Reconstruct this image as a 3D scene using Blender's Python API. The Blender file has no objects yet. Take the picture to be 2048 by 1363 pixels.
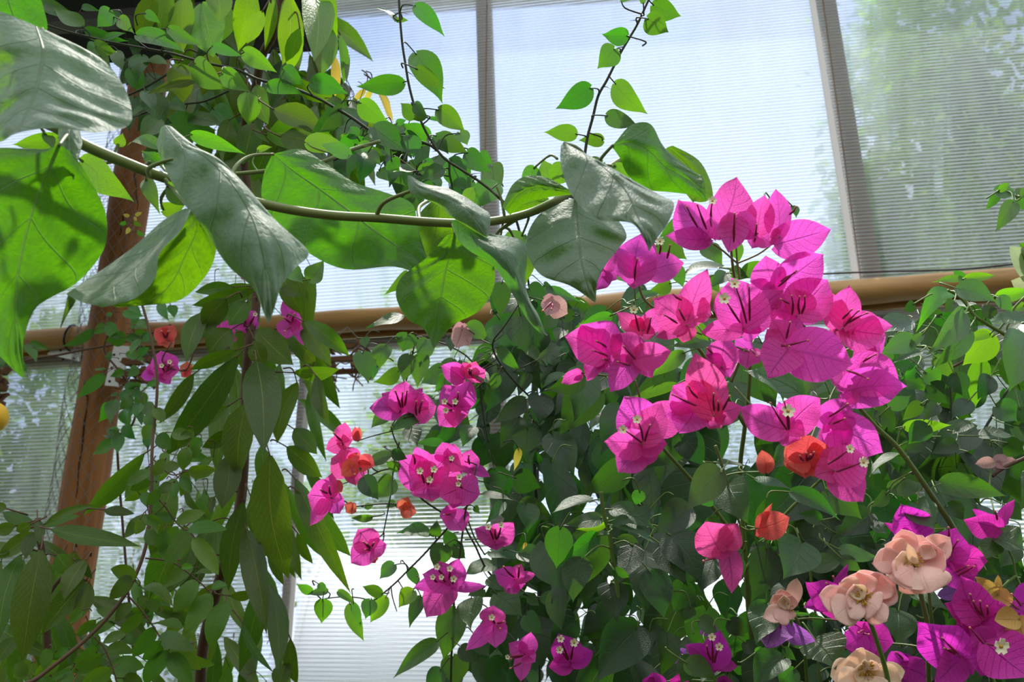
import bpy, bmesh, math, random
from mathutils import Vector, Matrix, noise
R = math.radians
W, H, F = 2048.0, 1363.0, 1900.0
PITCH = R(20)
CAMZ = 1.3
CAM = Vector((0, 0, CAMZ))
FW = Vector((0, math.cos(PITCH), math.sin(PITCH)))
UP = Vector((0, -math.sin(PITCH), math.cos(PITCH)))
RT = Vector((1, 0, 0))
sc = bpy.context.scene
COL = sc.collection
rng = random.Random(7)

def ray(x, y):
    return FW + RT * ((x - W / 2) / F) - UP * ((y - H / 2) / F)
def P(x, y, d):
    """point seen at photo coordinates x, y, at depth d metres along the view axis"""
    return CAM + ray(x, y) * d
# the glazed wall: a vertical plane, its right end nearer
WYAW = R(9.5)
WU = Vector((math.cos(WYAW), -math.sin(WYAW), 0))
WN = Vector((-math.sin(WYAW), -math.cos(WYAW), 0))      # towards the inside
WO = Vector((0, 2.4, 0))
def on_wall(x, y, off=0.0):
    r = ray(x, y)
    t = ((WO + WN * off - CAM).dot(WN)) / r.dot(WN)
    return CAM + r * t
def depth_of(p):
    return (p - CAM).dot(FW)

# ------------------------------------------------------------------ materials
def mat(name):
    m = bpy.data.materials.new(name); m.use_nodes = True
    nt = m.node_tree; nt.nodes.clear()
    out = nt.nodes.new('ShaderNodeOutputMaterial')
    return m, nt, out
class N:
    def __init__(s, nt): s.nt = nt
    def __call__(s, typ, ins=None, **kw):
        n = s.nt.nodes.new(typ)
        for k, v in kw.items(): setattr(n, k, v)
        for k, v in (ins or {}).items():
            sock = n.inputs[k]
            if hasattr(v, 'links') or hasattr(v, 'is_linked'): s.nt.links.new(v, sock)
            else: sock.default_value = v
        return n
    def math(s, op, a, b=0.0, c=0.0):
        n = s.nt.nodes.new('ShaderNodeMath'); n.operation = op
        for i, v in enumerate((a, b, c)):
            if hasattr(v, 'is_linked'): s.nt.links.new(v, n.inputs[i])
            else: n.inputs[i].default_value = v
        return n.outputs[0]
    def mix(s, f, a, b):
        n = s.nt.nodes.new('ShaderNodeMix'); n.data_type = 'RGBA'
        for i, v in ((0, f), (6, a), (7, b)):
            if hasattr(v, 'is_linked'): s.nt.links.new(v, n.inputs[i])
            else: n.inputs[i].default_value = v
        return n.outputs[2]
def c4(c): return (c[0], c[1], c[2], 1.0)

def leaf_mat(name, base, trans, vein, k=0.5, rough=0.42, spec=0.5, side=6.0, var=0.25, sheen=0.0, bump=0.25, veinw=0.5, upper=None, thin=1.0):
    """a two-sided thin blade: gloss and diffuse on top, light let through, midrib and side veins by its own UV"""
    m, nt, out = mat(name); n = N(nt)
    uv = n('ShaderNodeUVMap', uv_map='UVMap').outputs[0]
    sep = n('ShaderNodeSeparateXYZ', {0: uv})
    u, v = sep.outputs[0], sep.outputs[1]
    au = n.math('ABSOLUTE', n.math('SUBTRACT', u, 0.5))
    mid = n.math('SUBTRACT', 1.0, n.math('SMOOTH_MIN', n.math('MULTIPLY', au, 38.0 * thin), 1.0, 0.1))
    ph = n.math('MULTIPLY', n.math('SUBTRACT', v, n.math('MULTIPLY', au, 0.55)), side)
    fr = n.math('ABSOLUTE', n.math('SUBTRACT', n.math('FRACT', ph), 0.5))
    sv = n.math('SUBTRACT', 1.0, n.math('SMOOTH_MIN', n.math('MULTIPLY', fr, 16.0 * thin), 1.0, 0.1))
    ve = n.math('MAXIMUM', mid, n.math('MULTIPLY', sv, 0.6))
    ve = n.math('MULTIPLY', n.math('MAXIMUM', ve, 0.0), veinw)
    rnd = n('ShaderNodeAttribute', attribute_name='rnd').outputs['Fac']
    ns = n('ShaderNodeTexNoise', {'Scale': 35.0, 'Detail': 3.0}).outputs[0]
    val = n.math('ADD', 1.0 - var, n.math('MULTIPLY', rnd, 2 * var))
    val = n.math('MULTIPLY', val, n.math('ADD', 0.8, n.math('MULTIPLY', ns, 0.4)))
    hue = n.math('ADD', 0.5 - 0.02, n.math('MULTIPLY', n.math('FRACT', n.math('MULTIPLY', rnd, 7.3)), 0.04))
    def colour(c):
        cc = n.mix(ve, c4(c), c4(vein))
        return n('ShaderNodeHueSaturation', {'Hue': hue, 'Value': val, 'Color': cc}).outputs[0]
    bh = n.math('SUBTRACT', n.math('MULTIPLY', ns, 0.5), n.math('MULTIPLY', n.math('MAXIMUM', mid, n.math('MULTIPLY', sv, 0.7)), 0.8))
    bp = n('ShaderNodeBump', {'Strength': bump, 'Distance': 0.003, 'Height': bh}).outputs[0]
    bc = colour(base)
    if upper: bc = n.mix(n('ShaderNodeNewGeometry').outputs['Backfacing'], bc, colour(upper))     # paler upper-face colour stands in for front light, darker underside for backlit leaves
    pb = n('ShaderNodeBsdfPrincipled', {'Base Color': bc, 'Roughness': rough, 'Specular IOR Level': spec, 'Normal': bp,
                                        'Sheen Weight': sheen, 'Sheen Roughness': 0.5})
    tb = n('ShaderNodeBsdfTranslucent', {'Color': colour(trans), 'Normal': bp})
    mx = n('ShaderNodeMixShader', {0: k, 1: pb.outputs[0], 2: tb.outputs[0]})
    nt.links.new(mx.outputs[0], out.inputs[0])
    return m

def plain(name, base, rough=0.6, spec=0.4, metal=0.0, nscale=0, namp=0.0, bump=0.0, stretch=None, dark=None):
    m, nt, out = mat(name); n = N(nt)
    pb = n('ShaderNodeBsdfPrincipled', {'Base Color': c4(base), 'Roughness': rough, 'Specular IOR Level': spec, 'Metallic': metal})
    if nscale:
        tc = n('ShaderNodeTexCoord').outputs['Object']
        mp = n('ShaderNodeMapping', {'Vector': tc, 'Scale': stretch or (1, 1, 1)}).outputs[0]
        ns = n('ShaderNodeTexNoise', {'Vector': mp, 'Scale': nscale, 'Detail': 6.0, 'Roughness': 0.6}).outputs[0]
        f = n.math('MULTIPLY', n.math('SUBTRACT', ns, 0.35), 2.2 * max(namp, 0.01))
        cl = n('ShaderNodeClamp', {0: f}).outputs[0]
        nt.links.new(n.mix(cl, c4(base), c4(dark or [x * 0.3 for x in base])), pb.inputs['Base Color'])
        if bump:
            bp = n('ShaderNodeBump', {'Strength': bump, 'Distance': 0.004, 'Height': ns}).outputs[0]
            nt.links.new(bp, pb.inputs['Normal'])
    nt.links.new(pb.outputs[0], out.inputs[0])
    return m

# ------------------------------------------------------------------ mesh builder
class MB:
    def __init__(s): s.v = []; s.f = []; s.uv = []; s.rnd = []; s.mi = []
    def grid(s, pts, uvs, rnd=None, mi=0, close=False):
        """pts: rows of equal-length columns"""
        b = len(s.v); nr = len(pts); nc = len(pts[0]); r = rng.random() if rnd is None else rnd
        for i in range(nr):
            for j in range(nc):
                s.v.append(pts[i][j]); s.uv.append(uvs[i][j]); s.rnd.append(r)
        for i in range(nr - 1):
            for j in range(nc if close else nc - 1):
                k = (j + 1) % nc
                s.f.append((b + i * nc + j, b + i * nc + k, b + (i + 1) * nc + k, b + (i + 1) * nc + j)); s.mi.append(mi)
    def poly(s, pts, mi=0, rnd=0.5):
        b = len(s.v)
        for p in pts: s.v.append(Vector(p)); s.uv.append((0.5, 0.5)); s.rnd.append(rnd)
        s.f.append(tuple(range(b, b + len(pts)))); s.mi.append(mi)
    def tube(s, pts, rad, seg=8, mi=0, caps=True, rnd=0.5):
        n = len(pts); rr = rad if isinstance(rad, (list, tuple)) else [rad] * n
        rows = []; uvs = []; prev = None
        for i, p in enumerate(pts):
            t = (pts[min(i + 1, n - 1)] - pts[max(i - 1, 0)])
            if t.length < 1e-9: t = Vector((0, 0, 1))
            t.normalize()
            a = prev - t * prev.dot(t) if prev is not None else t.orthogonal()
            if a.length < 1e-6: a = t.orthogonal()
            a.normalize(); prev = a; c = t.cross(a)
            rows.append([p + (a * math.cos(2 * math.pi * k / seg) + c * math.sin(2 * math.pi * k / seg)) * rr[i] for k in range(seg)])
            uvs.append([(k / seg, i / max(n - 1, 1)) for k in range(seg)])
        b = len(s.v)
        s.grid(rows, uvs, rnd, mi, close=True)
        if caps:
            s.f.append(tuple(b + k for k in range(seg))[::-1]); s.mi.append(mi)
            s.f.append(tuple(b + (n - 1) * seg + k for k in range(seg))); s.mi.append(mi)
    def box(s, c, ax, ay, az, mi=0):
        """box at centre c with half-axis vectors"""
        b = len(s.v)
        for sx in (-1, 1):
            for sy in (-1, 1):
                for sz in (-1, 1):
                    s.v.append(c + ax * sx + ay * sy + az * sz); s.uv.append((0.5, 0.5)); s.rnd.append(0.5)
        for q in ((0, 1, 3, 2), (4, 6, 7, 5), (0, 4, 5, 1), (2, 3, 7, 6), (0, 2, 6, 4), (1, 5, 7, 3)):
            s.f.append(tuple(b + k for k in q)); s.mi.append(mi)
    def build(s, name, mats, parent=None, origin=None, smooth=True):
        me = bpy.data.meshes.new(name)
        o0 = Vector(origin) if origin is not None else (s.v[0].copy() if s.v else Vector())
        me.from_pydata([tuple(p - o0) for p in s.v], [], s.f)
        uvl = me.uv_layers.new(name='UVMap')
        for lp in me.loops: uvl.data[lp.index].uv = s.uv[lp.vertex_index]
        at = me.attributes.new('rnd', 'FLOAT', 'POINT'); at.data.foreach_set('value', s.rnd)
        for m in (mats if isinstance(mats, (list, tuple)) else [mats]): me.materials.append(m)
        me.polygons.foreach_set('material_index', s.mi)
        if smooth: me.polygons.foreach_set('use_smooth', [True] * len(me.polygons))
        me.update()
        o = bpy.data.objects.new(name, me); COL.objects.link(o)
        if parent is not None:
            o.parent = parent; o.location = o0 - WORLD.get(parent.name, Vector())
        else: o.location = o0
        WORLD[o.name] = o0
        return o
WORLD = {}
def tag(o, label=None, cat=None, group=None, kind=None):
    for k, v in (('label', label), ('category', cat), ('group', group), ('kind', kind)):
        if v: o[k] = v
    return o
def thing(name, loc, label, cat, group=None):
    o = bpy.data.objects.new(name, None); COL.objects.link(o); o.location = loc; o.empty_display_size = 0.05
    WORLD[o.name] = Vector(loc)
    return tag(o, label, cat, group)

def crom(p, t):
    """Catmull-Rom through list p at parameter t in 0..len-1"""
    n = len(p); i = min(int(t), n - 2); f = t - i
    a, b, c, d = p[max(i - 1, 0)], p[i], p[i + 1], p[min(i + 2, n - 1)]
    return 0.5 * ((2 * b) + (c - a) * f + (2 * a - 5 * b + 4 * c - d) * f * f + (3 * b - a - 3 * c + d) * f ** 3)
def spline(p, per=6):
    n = (len(p) - 1) * per
    return [crom(p, i / per) for i in range(n + 1)]
def spx(pts, d=None, per=6):
    """pixel polyline (x, y[, d]) -> smooth 3D polyline"""
    return spline([P(q[0], q[1], q[2] if len(q) > 2 else d) for q in pts], per)

PROF = {
    'ov': [(0, .12), (.04, .50), (.09, .74), (.16, .91), (.25, 1.0), (.34, 1.0), (.44, .94), (.54, .82), (.64, .66), (.73, .48), (.81, .30), (.88, .16), (.94, .07), (.98, .025), (1, 0)],
    'mango': [(0, .10), (.06, .35), (.18, .74), (.34, .97), (.5, 1.0), (.66, .86), (.8, .58), (.9, .28), (.96, .1), (1, 0)],
    'el': [(0, .12), (.06, .5), (.18, .85), (.36, 1.0), (.55, .97), (.72, .78), (.86, .48), (.95, .2), (1, 0)],
    'bract': [(0, .16), (.05, .48), (.1, .68), (.16, .85), (.24, .96), (.33, 1.0), (.43, 1.0), (.53, .96), (.62, .88), (.7, .77), (.78, .61), (.85, .43), (.91, .25), (.96, .10), (1, 0)],
    'rose': [(0, .2), (.12, .5), (.3, .8), (.46, .96), (.6, 1.0), (.72, .93), (.82, .74), (.9, .48), (.96, .2), (1, 0)],
}
def prof(kind, v):
    pr = PROF[kind]
    for (a, x), (b, y) in zip(pr, pr[1:]):
        if v <= b: return x + (y - x) * (v - a) / (b - a)
    return 0.0
VS = {k: sorted(set([p[0] for p in pr] + ([] if k in ('ov', 'bract') else [.22, .36, .5, .64, .78]))) for k, pr in PROF.items()}

def blade(mb, b, t, w, kind='ov', roll=0.0, bow=0.0, fold=0.15, wave=0.03, curl=0.0, rnd=None, mi=0, nc=3, rr=None, flip=False):
    """one leaf or bract from 3D point b to t, w metres wide; n is its face towards the viewer"""
    rr = rr or rng
    a = t - b; L = a.length
    if L < 1e-6: return
    a = a / L
    c = ((b + t) / 2 - CAM).normalized()
    s = a.cross(c)
    if s.length < 1e-4: s = a.orthogonal()
    s.normalize(); n = s.cross(a)
    if n.dot(c) > 0: n = -n
    s, n = s * math.cos(roll) + n * math.sin(roll), n * math.cos(roll) - s * math.sin(roll)
    pa, pb, f1 = rr.uniform(0, 6.28), rr.uniform(0, 6.28), rr.uniform(7, 12)
    side = rr.uniform(-1, 1) * 0.07 * L
    rows, uvs = [], []
    for v in VS[kind]:
        hw = prof(kind, v) * w / 2
        row, ur = [], []
        for j in range(-nc, nc + 1):
            x = j / nc
            back = -0.10 * w * abs(x) ** 1.6 * max(0.0, 1 - v / 0.35) if kind in ('ov', 'bract') else 0.0
            z = bow * L * math.sin(math.pi * min(v, 1.0)) + curl * L * v * v
            z += hw * abs(x) ** 1.3 * math.sin(fold)
            z += wave * w * abs(x) ** 2 * math.sin(f1 * v + (pa if x < 0 else pb))
            p = b + a * (v * L + back) + s * (x * hw * math.cos(fold * abs(x)) + side * math.sin(math.pi * v)) + n * z
            row.append(p); ur.append((0.5 + 0.5 * x, v))
        rows.append(row[::-1] if flip else row); uvs.append(ur)
    mb.grid(rows, uvs, rnd, mi)

def loft(mb, rows, d, sub=5, wr=0.0035, rnd=None, mi=0, seed=0, q=1.0):
    """a blade through given control rows (x, y, dz in millimetres), smooth both ways, quilted between its veins"""
    G = [[P(p[0], p[1], d + (p[2] if len(p) > 2 else 0) * 0.001) for p in r] for r in rows]
    nr, nc = len(G), len(G[0])
    NR, NC = (nr - 1) * sub + 1, (nc - 1) * sub + 1
    cols = [[crom([G[i][j] for i in range(nr)], k / sub) for k in range(NR)] for j in range(nc)]
    out, uvs = [], []
    for k in range(NR):
        rw = [cols[j][k] for j in range(nc)]
        out.append([crom(rw, l / sub) for l in range(NC)])
        uvs.append([(l / (NC - 1), k / (NR - 1)) for l in range(NC)])
    for k in range(NR):
        for l in range(NC):
            p = out[k][l]; u, v = uvs[k][l]
            au = abs(u - 0.5) * 2
            quilt = math.sin((v - au * 0.28) * 6.0 * 2 * math.pi) * au * (1 - au) * 2.2
            nz = noise.noise(p * 28 + Vector((seed, 0, 0))) + 0.5 * noise.noise(p * 60 + Vector((seed, 5, 0)))
            e = (p - CAM).normalized()
            edge = min(1.0, min(v, 1 - v) * 6)
            out[k][l] = p + e * (wr * q * (quilt * 0.9 + nz * 1.1) * edge - (0.0025 * (1 - min(1, au * 6)) * edge * -1))
    mb.grid(out, uvs, rnd, mi)
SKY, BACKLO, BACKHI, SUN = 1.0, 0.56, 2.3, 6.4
# ================================================================== world, sun, camera
sc.view_settings.view_transform = 'Standard'; sc.view_settings.look = 'None'
sc.view_settings.exposure = 0.0; sc.view_settings.gamma = 1.0; sc.view_settings.use_curve_mapping = False
w = bpy.data.worlds.new('sky'); sc.world = w; w.use_nodes = True
nt = w.node_tree; nt.nodes.clear(); n = N(nt)
tc = n('ShaderNodeTexCoord').outputs['Generated']
z = n('ShaderNodeSeparateXYZ', {0: tc}).outputs[2]
mp = n('ShaderNodeMapping', {'Vector': tc, 'Scale': (1.0, 1.0, 2.2)}).outputs[0]
cl = n('ShaderNodeTexNoise', {'Vector': mp, 'Scale': 2.6, 'Detail': 5.0, 'Roughness': 0.55}).outputs[0]
cf = n('ShaderNodeClamp', {0: n.math('MULTIPLY', n.math('SUBTRACT', cl, 0.38), 4.0)}).outputs[0]
blue = n.mix(n('ShaderNodeClamp', {0: n.math('MULTIPLY', z, 1.3)}).outputs[0], (1.04, 1.18, 1.66, 1), (0.78, 0.97, 1.66, 1))
sky = n.mix(cf, blue, (1.20, 1.26, 1.52, 1))
gr = n('ShaderNodeClamp', {0: n.math('MULTIPLY', n.math('ADD', z, 0.02), 30.0)}).outputs[0]
sky = n.mix(gr, (0.10, 0.12, 0.07, 1), sky)
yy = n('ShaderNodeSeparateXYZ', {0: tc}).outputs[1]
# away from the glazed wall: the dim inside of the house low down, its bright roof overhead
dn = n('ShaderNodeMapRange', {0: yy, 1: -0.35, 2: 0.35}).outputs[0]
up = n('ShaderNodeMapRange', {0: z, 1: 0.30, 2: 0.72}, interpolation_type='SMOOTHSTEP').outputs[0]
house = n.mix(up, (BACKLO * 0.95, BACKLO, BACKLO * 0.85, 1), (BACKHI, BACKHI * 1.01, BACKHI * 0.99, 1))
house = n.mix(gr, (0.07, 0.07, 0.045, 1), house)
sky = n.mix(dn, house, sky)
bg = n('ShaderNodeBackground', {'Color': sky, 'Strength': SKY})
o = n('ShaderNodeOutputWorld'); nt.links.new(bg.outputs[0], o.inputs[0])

sd = bpy.data.lights.new('sun', 'SUN'); sd.energy = SUN; sd.angle = R(2.5); sd.color = (1.0, 0.94, 0.84)
so = bpy.data.objects.new('sun', sd); COL.objects.link(so)
ELEV, AZ = R(66), R(-4)
sdir = Vector((math.sin(AZ) * math.cos(ELEV), math.cos(AZ) * math.cos(ELEV), math.sin(ELEV)))
so.rotation_euler = sdir.to_track_quat('Z', 'Y').to_euler(); so.location = sdir * 20

cd = bpy.data.cameras.new('camera'); co = bpy.data.objects.new('camera', cd); COL.objects.link(co)
co.location = CAM; co.rotation_euler = (math.pi / 2 + PITCH, 0, 0)
cd.sensor_width = 36; cd.lens = F / W * 36; cd.clip_start = 0.02; cd.clip_end = 200
cd.dof.use_dof = True; cd.dof.focus_distance = 1.05; cd.dof.aperture_fstop = 11
sc.camera = co

# ================================================================== setting
M = {}
M['soil'] = plain('soil', (0.06, 0.042, 0.028), 0.95, 0.1, nscale=14, namp=1.0, bump=0.6)
M['grass'] = plain('grass', (0.10, 0.20, 0.04), 0.9, 0.1, nscale=9, namp=0.8, dark=(0.03, 0.07, 0.01))
M['stud'] = plain('stud_wood', (0.36, 0.24, 0.17), 0.8, 0.2, nscale=10, namp=0.5, stretch=(1, 1, 0.12))
M['pale_strip'] = plain('pale_strip', (0.75, 0.74, 0.76), 0.5, 0.4)
M['black'] = plain('black_board', (0.006, 0.006, 0.007), 0.7, 0.2)
M['eave'] = plain('eave_wood', (0.10, 0.085, 0.08), 0.8, 0.2, nscale=8, namp=0.6, stretch=(0.15, 1, 1))

def sheet_mat(name, tr, col, gl, rip=0.0):
    m, nt, out = mat(name); n = N(nt)
    t = n('ShaderNodeBsdfTransparent', {'Color': (0.93, 0.965, 0.985, 1)}).outputs[0]
    l = n('ShaderNodeBsdfTranslucent', {'Color': c4(col)})
    d = n('ShaderNodeBsdfDiffuse', {'Color': c4(col)})
    g = n('ShaderNodeBsdfGlossy', {'Color': (1, 1, 1, 1), 'Roughness': 0.25})
    a = n('ShaderNodeMixShader', {0: 0.35, 1: l.outputs[0], 2: d.outputs[0]})
    tc = n('ShaderNodeTexCoord').outputs['Object']
    dirt = n('ShaderNodeTexNoise', {'Vector': n('ShaderNodeMapping', {'Vector': tc, 'Scale': (6.0, 6.0, 1.2)}).outputs[0], 'Scale': 2.0, 'Detail': 6.0}).outputs[0]
    if rip:
        # each rib is a small lens: what stands behind is smeared up and down
        ge = n('ShaderNodeNewGeometry')
        zz = n('ShaderNodeSeparateXYZ', {0: ge.outputs['Position']}).outputs[2]
        sn = n.math('SINE', n.math('MULTIPLY', zz, 2 * math.pi / 0.0105))
        v = n('ShaderNodeCombineXYZ', {2: n.math('MULTIPLY', sn, rip)}).outputs[0]
        nn = n('ShaderNodeVectorMath', {0: ge.outputs['Normal'], 1: v}, operation='ADD').outputs[0]
        nn = n('ShaderNodeVectorMath', {0: nn}, operation='NORMALIZE').outputs[0]
        rf = n('ShaderNodeBsdfRefraction', {'Color': (0.93, 0.965, 0.985, 1), 'Roughness': 0.05, 'IOR': 1.16, 'Normal': nn}).outputs[0]
        t = n('ShaderNodeMixShader', {0: 0.62, 1: t, 2: rf}).outputs[0]
    fac = n.math('ADD', tr - 0.10, n.math('MULTIPLY', dirt, 0.2))
    b = n('ShaderNodeMixShader', {0: fac, 1: a.outputs[0], 2: t})
    c = n('ShaderNodeMixShader', {0: gl, 1: b.outputs[0], 2: g.outputs[0]})
    nt.links.new(c.outputs[0], out.inputs[0])
    return m
M['skin'] = sheet_mat('ribbed_sheet_skin', 0.92, (0.82, 0.85, 0.86), 0.02)
M['skin_out'] = sheet_mat('ribbed_sheet_outer_skin', 0.93, (0.82, 0.85, 0.86), 0.02, 0.5)
M['web'] = sheet_mat('ribbed_sheet_web', 0.56, (0.55, 0.58, 0.58), 0.02)

def wcoord(x, y):
    p = on_wall(x, y); q = p - WO
    return q.dot(WU), p.z
def wp(u, z, off=0.0): return WO + WU * u + WN * off + Vector((0, 0, z))
def panel(name, u0, u1, z0, z1, off, pitch, tilt=0.0, label=''):
    """one twin-wall sheet: two skins joined by a web every few millimetres"""
    mb = MB(); T = 0.004
    for s in (T, -T):
        mb.poly([wp(u0, z0, off + s), wp(u1, z0, off + s), wp(u1, z1, off + s), wp(u0, z1, off + s)], 0 if s > 0 else 2)
    k = int((z1 - z0) / pitch) + 1
    um = (u0 + u1) / 2
    for i in range(k):
        z = z0 + i * pitch
        za, zb = z + (u0 - um) * tilt, z + (u1 - um) * tilt
        za, zb = min(max(za, z0), z1), min(max(zb, z0), z1)
        mb.poly([wp(u0, za, off + T), wp(u1, zb, off + T), wp(u1, zb, off - T), wp(u0, za, off - T)], 1)
        h = 0.0009
        mb.poly([wp(u0, za - h, off + T + .0002), wp(u1, zb - h, off + T + .0002), wp(u1, zb + h, off + T + .0002), wp(u0, za + h, off + T + .0002)], 1)
    o = mb.build(name, [M['skin'], M['web'], M['skin_out']], origin=wp(um, z0, off), smooth=False)
    tag(o, label, None, None, 'structure')
    return o
zr = wcoord(1024, 625)[1]                                            # height of the rail
uL, uJ, uM, uR = wcoord(0, 900)[0] - 0.7, wcoord(600, 1000)[0], wcoord(968, 300)[0], wcoord(1690, 300)[0]
uE = wcoord(2048, 600)[0] + 0.9
ztop = 3.75
panel('window_1', uL, uM - 0.002, zr - 0.02, ztop, -0.02, 0.0105, 0.0, 'clear ribbed sheet above the rail, behind the hanging mango leaves')
panel('window_2', uM + 0.002, uR - 0.002, zr - 0.02, ztop, -0.02, 0.0105, 0.0, 'clear ribbed sheet above the rail between the two upright battens')
panel('window_3', uR + 0.002, uE, zr - 0.02, ztop, -0.02, 0.0105, 0.0, 'clear ribbed sheet above the rail with trees showing through')
panel('window_4', uL, uJ - 0.002, 0.02, zr - 0.022, -0.02, 0.0105, 0.0, 'clear ribbed sheet below the rail behind the timber post')
panel('window_5', uJ + 0.002, uE, 0.02, zr - 0.022, -0.02, 0.0105, -0.035, 'clear ribbed sheet below the rail behind the bougainvillea')

def beam(name, p0, p1, hw, ht, m, label, kind='structure', cat=None, round_=False):
    """timber between two points: half width hw along the wall, half depth ht across it"""
    mb = MB(); c = (p0 + p1) / 2; a = (p1 - p0) / 2
    s = a.cross(WN).normalized(); mb.box(c, a, s * hw, WN * ht)
    o = mb.build(name, m, origin=c, smooth=False); bv = o.modifiers.new('edge', 'BEVEL'); bv.width = 0.003; bv.segments = 2
    return tag(o, label, cat, None, kind)
def wl(x, y, off): return on_wall(x, y, off)
# battens on the outer face
a, b = wl(970, 60, -0.055), wl(986, 560, -0.055); dv = (a - b) / (a.z - b.z)
beam('trim_1', b - dv * (b.z - 0.05), a + dv * (ztop - a.z), 0.023, 0.025, M['stud'], 'upright brown batten behind the sheets, between the two cane shoots')
a, b = wl(1654, 30, -0.055), wl(1733, 520, -0.055); dv = (a - b) / (a.z - b.z)
beam('trim_2', b - dv * (b.z - 0.05), a + dv * (ztop - a.z), 0.026, 0.025, M['stud'], 'upright brown batten behind the sheets above the magenta flower heads')
a, b = wl(1629, 30, -0.0105), wl(1706, 520, -0.0105); dv = (a - b) / (a.z - b.z)
beam('trim_3', b - dv * (b.z - zr), a + dv * (ztop - a.z), 0.009, 0.003, M['pale_strip'], 'narrow pale joint strip along the brown batten above the magenta flowers')
a = wl(600, 1000, -0.008)
beam('trim_4', Vector((a.x, a.y, 0.05)), Vector((a.x, a.y, zr)), 0.006, 0.004, M['pale_strip'], 'thin pale joint strip between the two lower sheets')
a = wl(600, 1000, -0.05)
beam('trim_5', Vector((a.x, a.y, 0.05)) - WU * 0.012, Vector((a.x, a.y, zr)) - WU * 0.012, 0.010, 0.02, M['stud'], 'thin brown batten behind the joint of the two lower sheets')
beam('trim_6', wp(uL, zr - 0.035, -0.045), wp(uE, zr - 0.035, -0.045), 0.03, 0.018, M['stud'], 'brown cross batten behind the round rail')
# eave outside, seen through the top of the sheets
e0, e1 = wl(640, 22, -0.10), wl(1240, -14, -0.10)
beam('roof_eave', e0 - (e1 - e0) * 1.6, e1 + (e1 - e0) * 1.2, 0.016, 0.03, M['eave'], 'dark eave board seen through the top of the ribbed sheets')
e0, e1 = wl(640, -12, -0.14), wl(1240, -48, -0.14)
beam('roof_edge', e0 - (e1 - e0) * 1.6 , e1 + (e1 - e0) * 1.2, 0.013, 0.03, M['eave'], 'second dark eave board behind the first')
# black sloping board of the roof, top of the picture above the post
mb = MB(); c = P(150, -90, 2.0)
mb.box(c + Vector((-0.25, 0.05, 0.10)), Vector((0.68, -0.06, 0)), Vector((0.05, 0.45, 0.02)), Vector((0, -0.01, 0.02)))
tag(mb.build('trim_8', M['black'], origin=c, smooth=False), 'black roof board over the timber post', None, None, 'structure')
mb = MB(); mb.box(P(290, 34, 2.02), Vector((0.22, -0.02, 0.005)), Vector((0, 0.02, 0)), Vector((0, 0, 0.010)))
tag(mb.build('trim_7', plain('grey_lath', (0.10, 0.10, 0.105), 0.6), smooth=False), 'dark grey lath under the black roof board', None, None, 'structure')

mb = MB(); mb.box(Vector((-1.66, 2.12, 3.42)), Vector((1.30, 0, 0)), Vector((0, 0.34, 0)), Vector((0, 0, 0.012)))  # added roof slab out of view, sized to shade the post and mango
tag(mb.build('shade_slab', M['black'], smooth=False), 'unseen black roof slab added to shade the post and the mango', None, None, 'structure')
# floor and ground
mb = MB()
def quad(z, y0, y1, x): mb.poly([(-x, y0, z), (x, y0, z), (x, y1, z), (-x, y1, z)])
quad(0.0, -3.0, 2.9, 4.0)
tag(mb.build('floor', M['soil'], origin=(0, 0, 0), smooth=False), 'bare brown soil floor of the glasshouse', None, None, 'structure')
mb = MB(); quad(-0.06, 1.6, 40.0, 30.0)
tag(mb.build('ground', M['grass'], origin=(0, 10, -0.06), smooth=False), 'grassy ground outside the glasshouse', None, None, 'structure')

# ================================================================== rail, post, fixings
M['rail'] = plain('peeled_pole', (0.44, 0.25, 0.085), 0.5, 0.45, nscale=34, namp=0.5, bump=0.3, stretch=(0.08, 1, 1), dark=(0.17, 0.085, 0.025))
M['post'] = plain('post_wood', (0.30, 0.125, 0.032), 0.7, 0.3, nscale=55, namp=0.75, bump=0.8, stretch=(1, 1, 0.06), dark=(0.075, 0.026, 0.007))
M['zinc'] = plain('zinc', (0.55, 0.58, 0.60), 0.45, 0.5, 0.55, nscale=30, namp=0.3, dark=(0.33, 0.35, 0.36))
M['rubber'] = plain('black_plastic', (0.012, 0.012, 0.013), 0.45)
M['wire'] = plain('net_wire', (0.17, 0.17, 0.15), 0.6, 0.4, 0.4)
M['cordm'] = plain('dark_cord', (0.05, 0.03, 0.035), 0.6)
M['bark'] = plain('basket_wood', (0.20, 0.10, 0.045), 0.8, 0.2, nscale=20, namp=0.7, stretch=(0.2, 1, 1))
M['hole'] = plain('hole_dark', (0.01, 0.01, 0.01), 0.9)

ra, rb = wl(60, 682, 0.045), wl(1960, 568, 0.045)
rv = (rb - ra).normalized()
rail = thing('rail', ra, 'long round peeled pole running across the ribbed sheets', 'rail')
ks = 60; pts = []; rad = []
for i in range(ks + 1):
    p = ra - rv * 0.8 + (rb - ra + rv * 1.6) * (i / ks)
    pts.append(p + Vector((0, 0, 0.004 * math.sin(i * 0.55)))); rad.append(0.0325 + 0.0012 * math.sin(i * 0.9) + 0.0008 * math.sin(i * 2.3))
mb = MB(); mb.tube(pts, rad, 20); mb.build('pole', M['rail'], rail)
la, lb = wl(60, 706, 0.012), wl(1960, 600, 0.012)
mb = MB(); lv = (lb - la); mb.box((la + lb) / 2, lv / 2 * 1.5, Vector((0, 0, 0.011)), WN * 0.006); mb.build('batten', M['rail'], rail, smooth=False)
cp = [(1560, 553, ), (1640, 548), (1700, 545), (1760, 543), (1850, 541), (1950, 536), (2100, 520)]
cpt = spline([wl(x, y, 0.082) for x, y in cp], 6)
mb = MB(); mb.tube(cpt, 0.0022, 6)
tag(mb.build('cord', M['cordm']), 'thin dark cord lying along the top of the round rail', 'cord')

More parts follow.
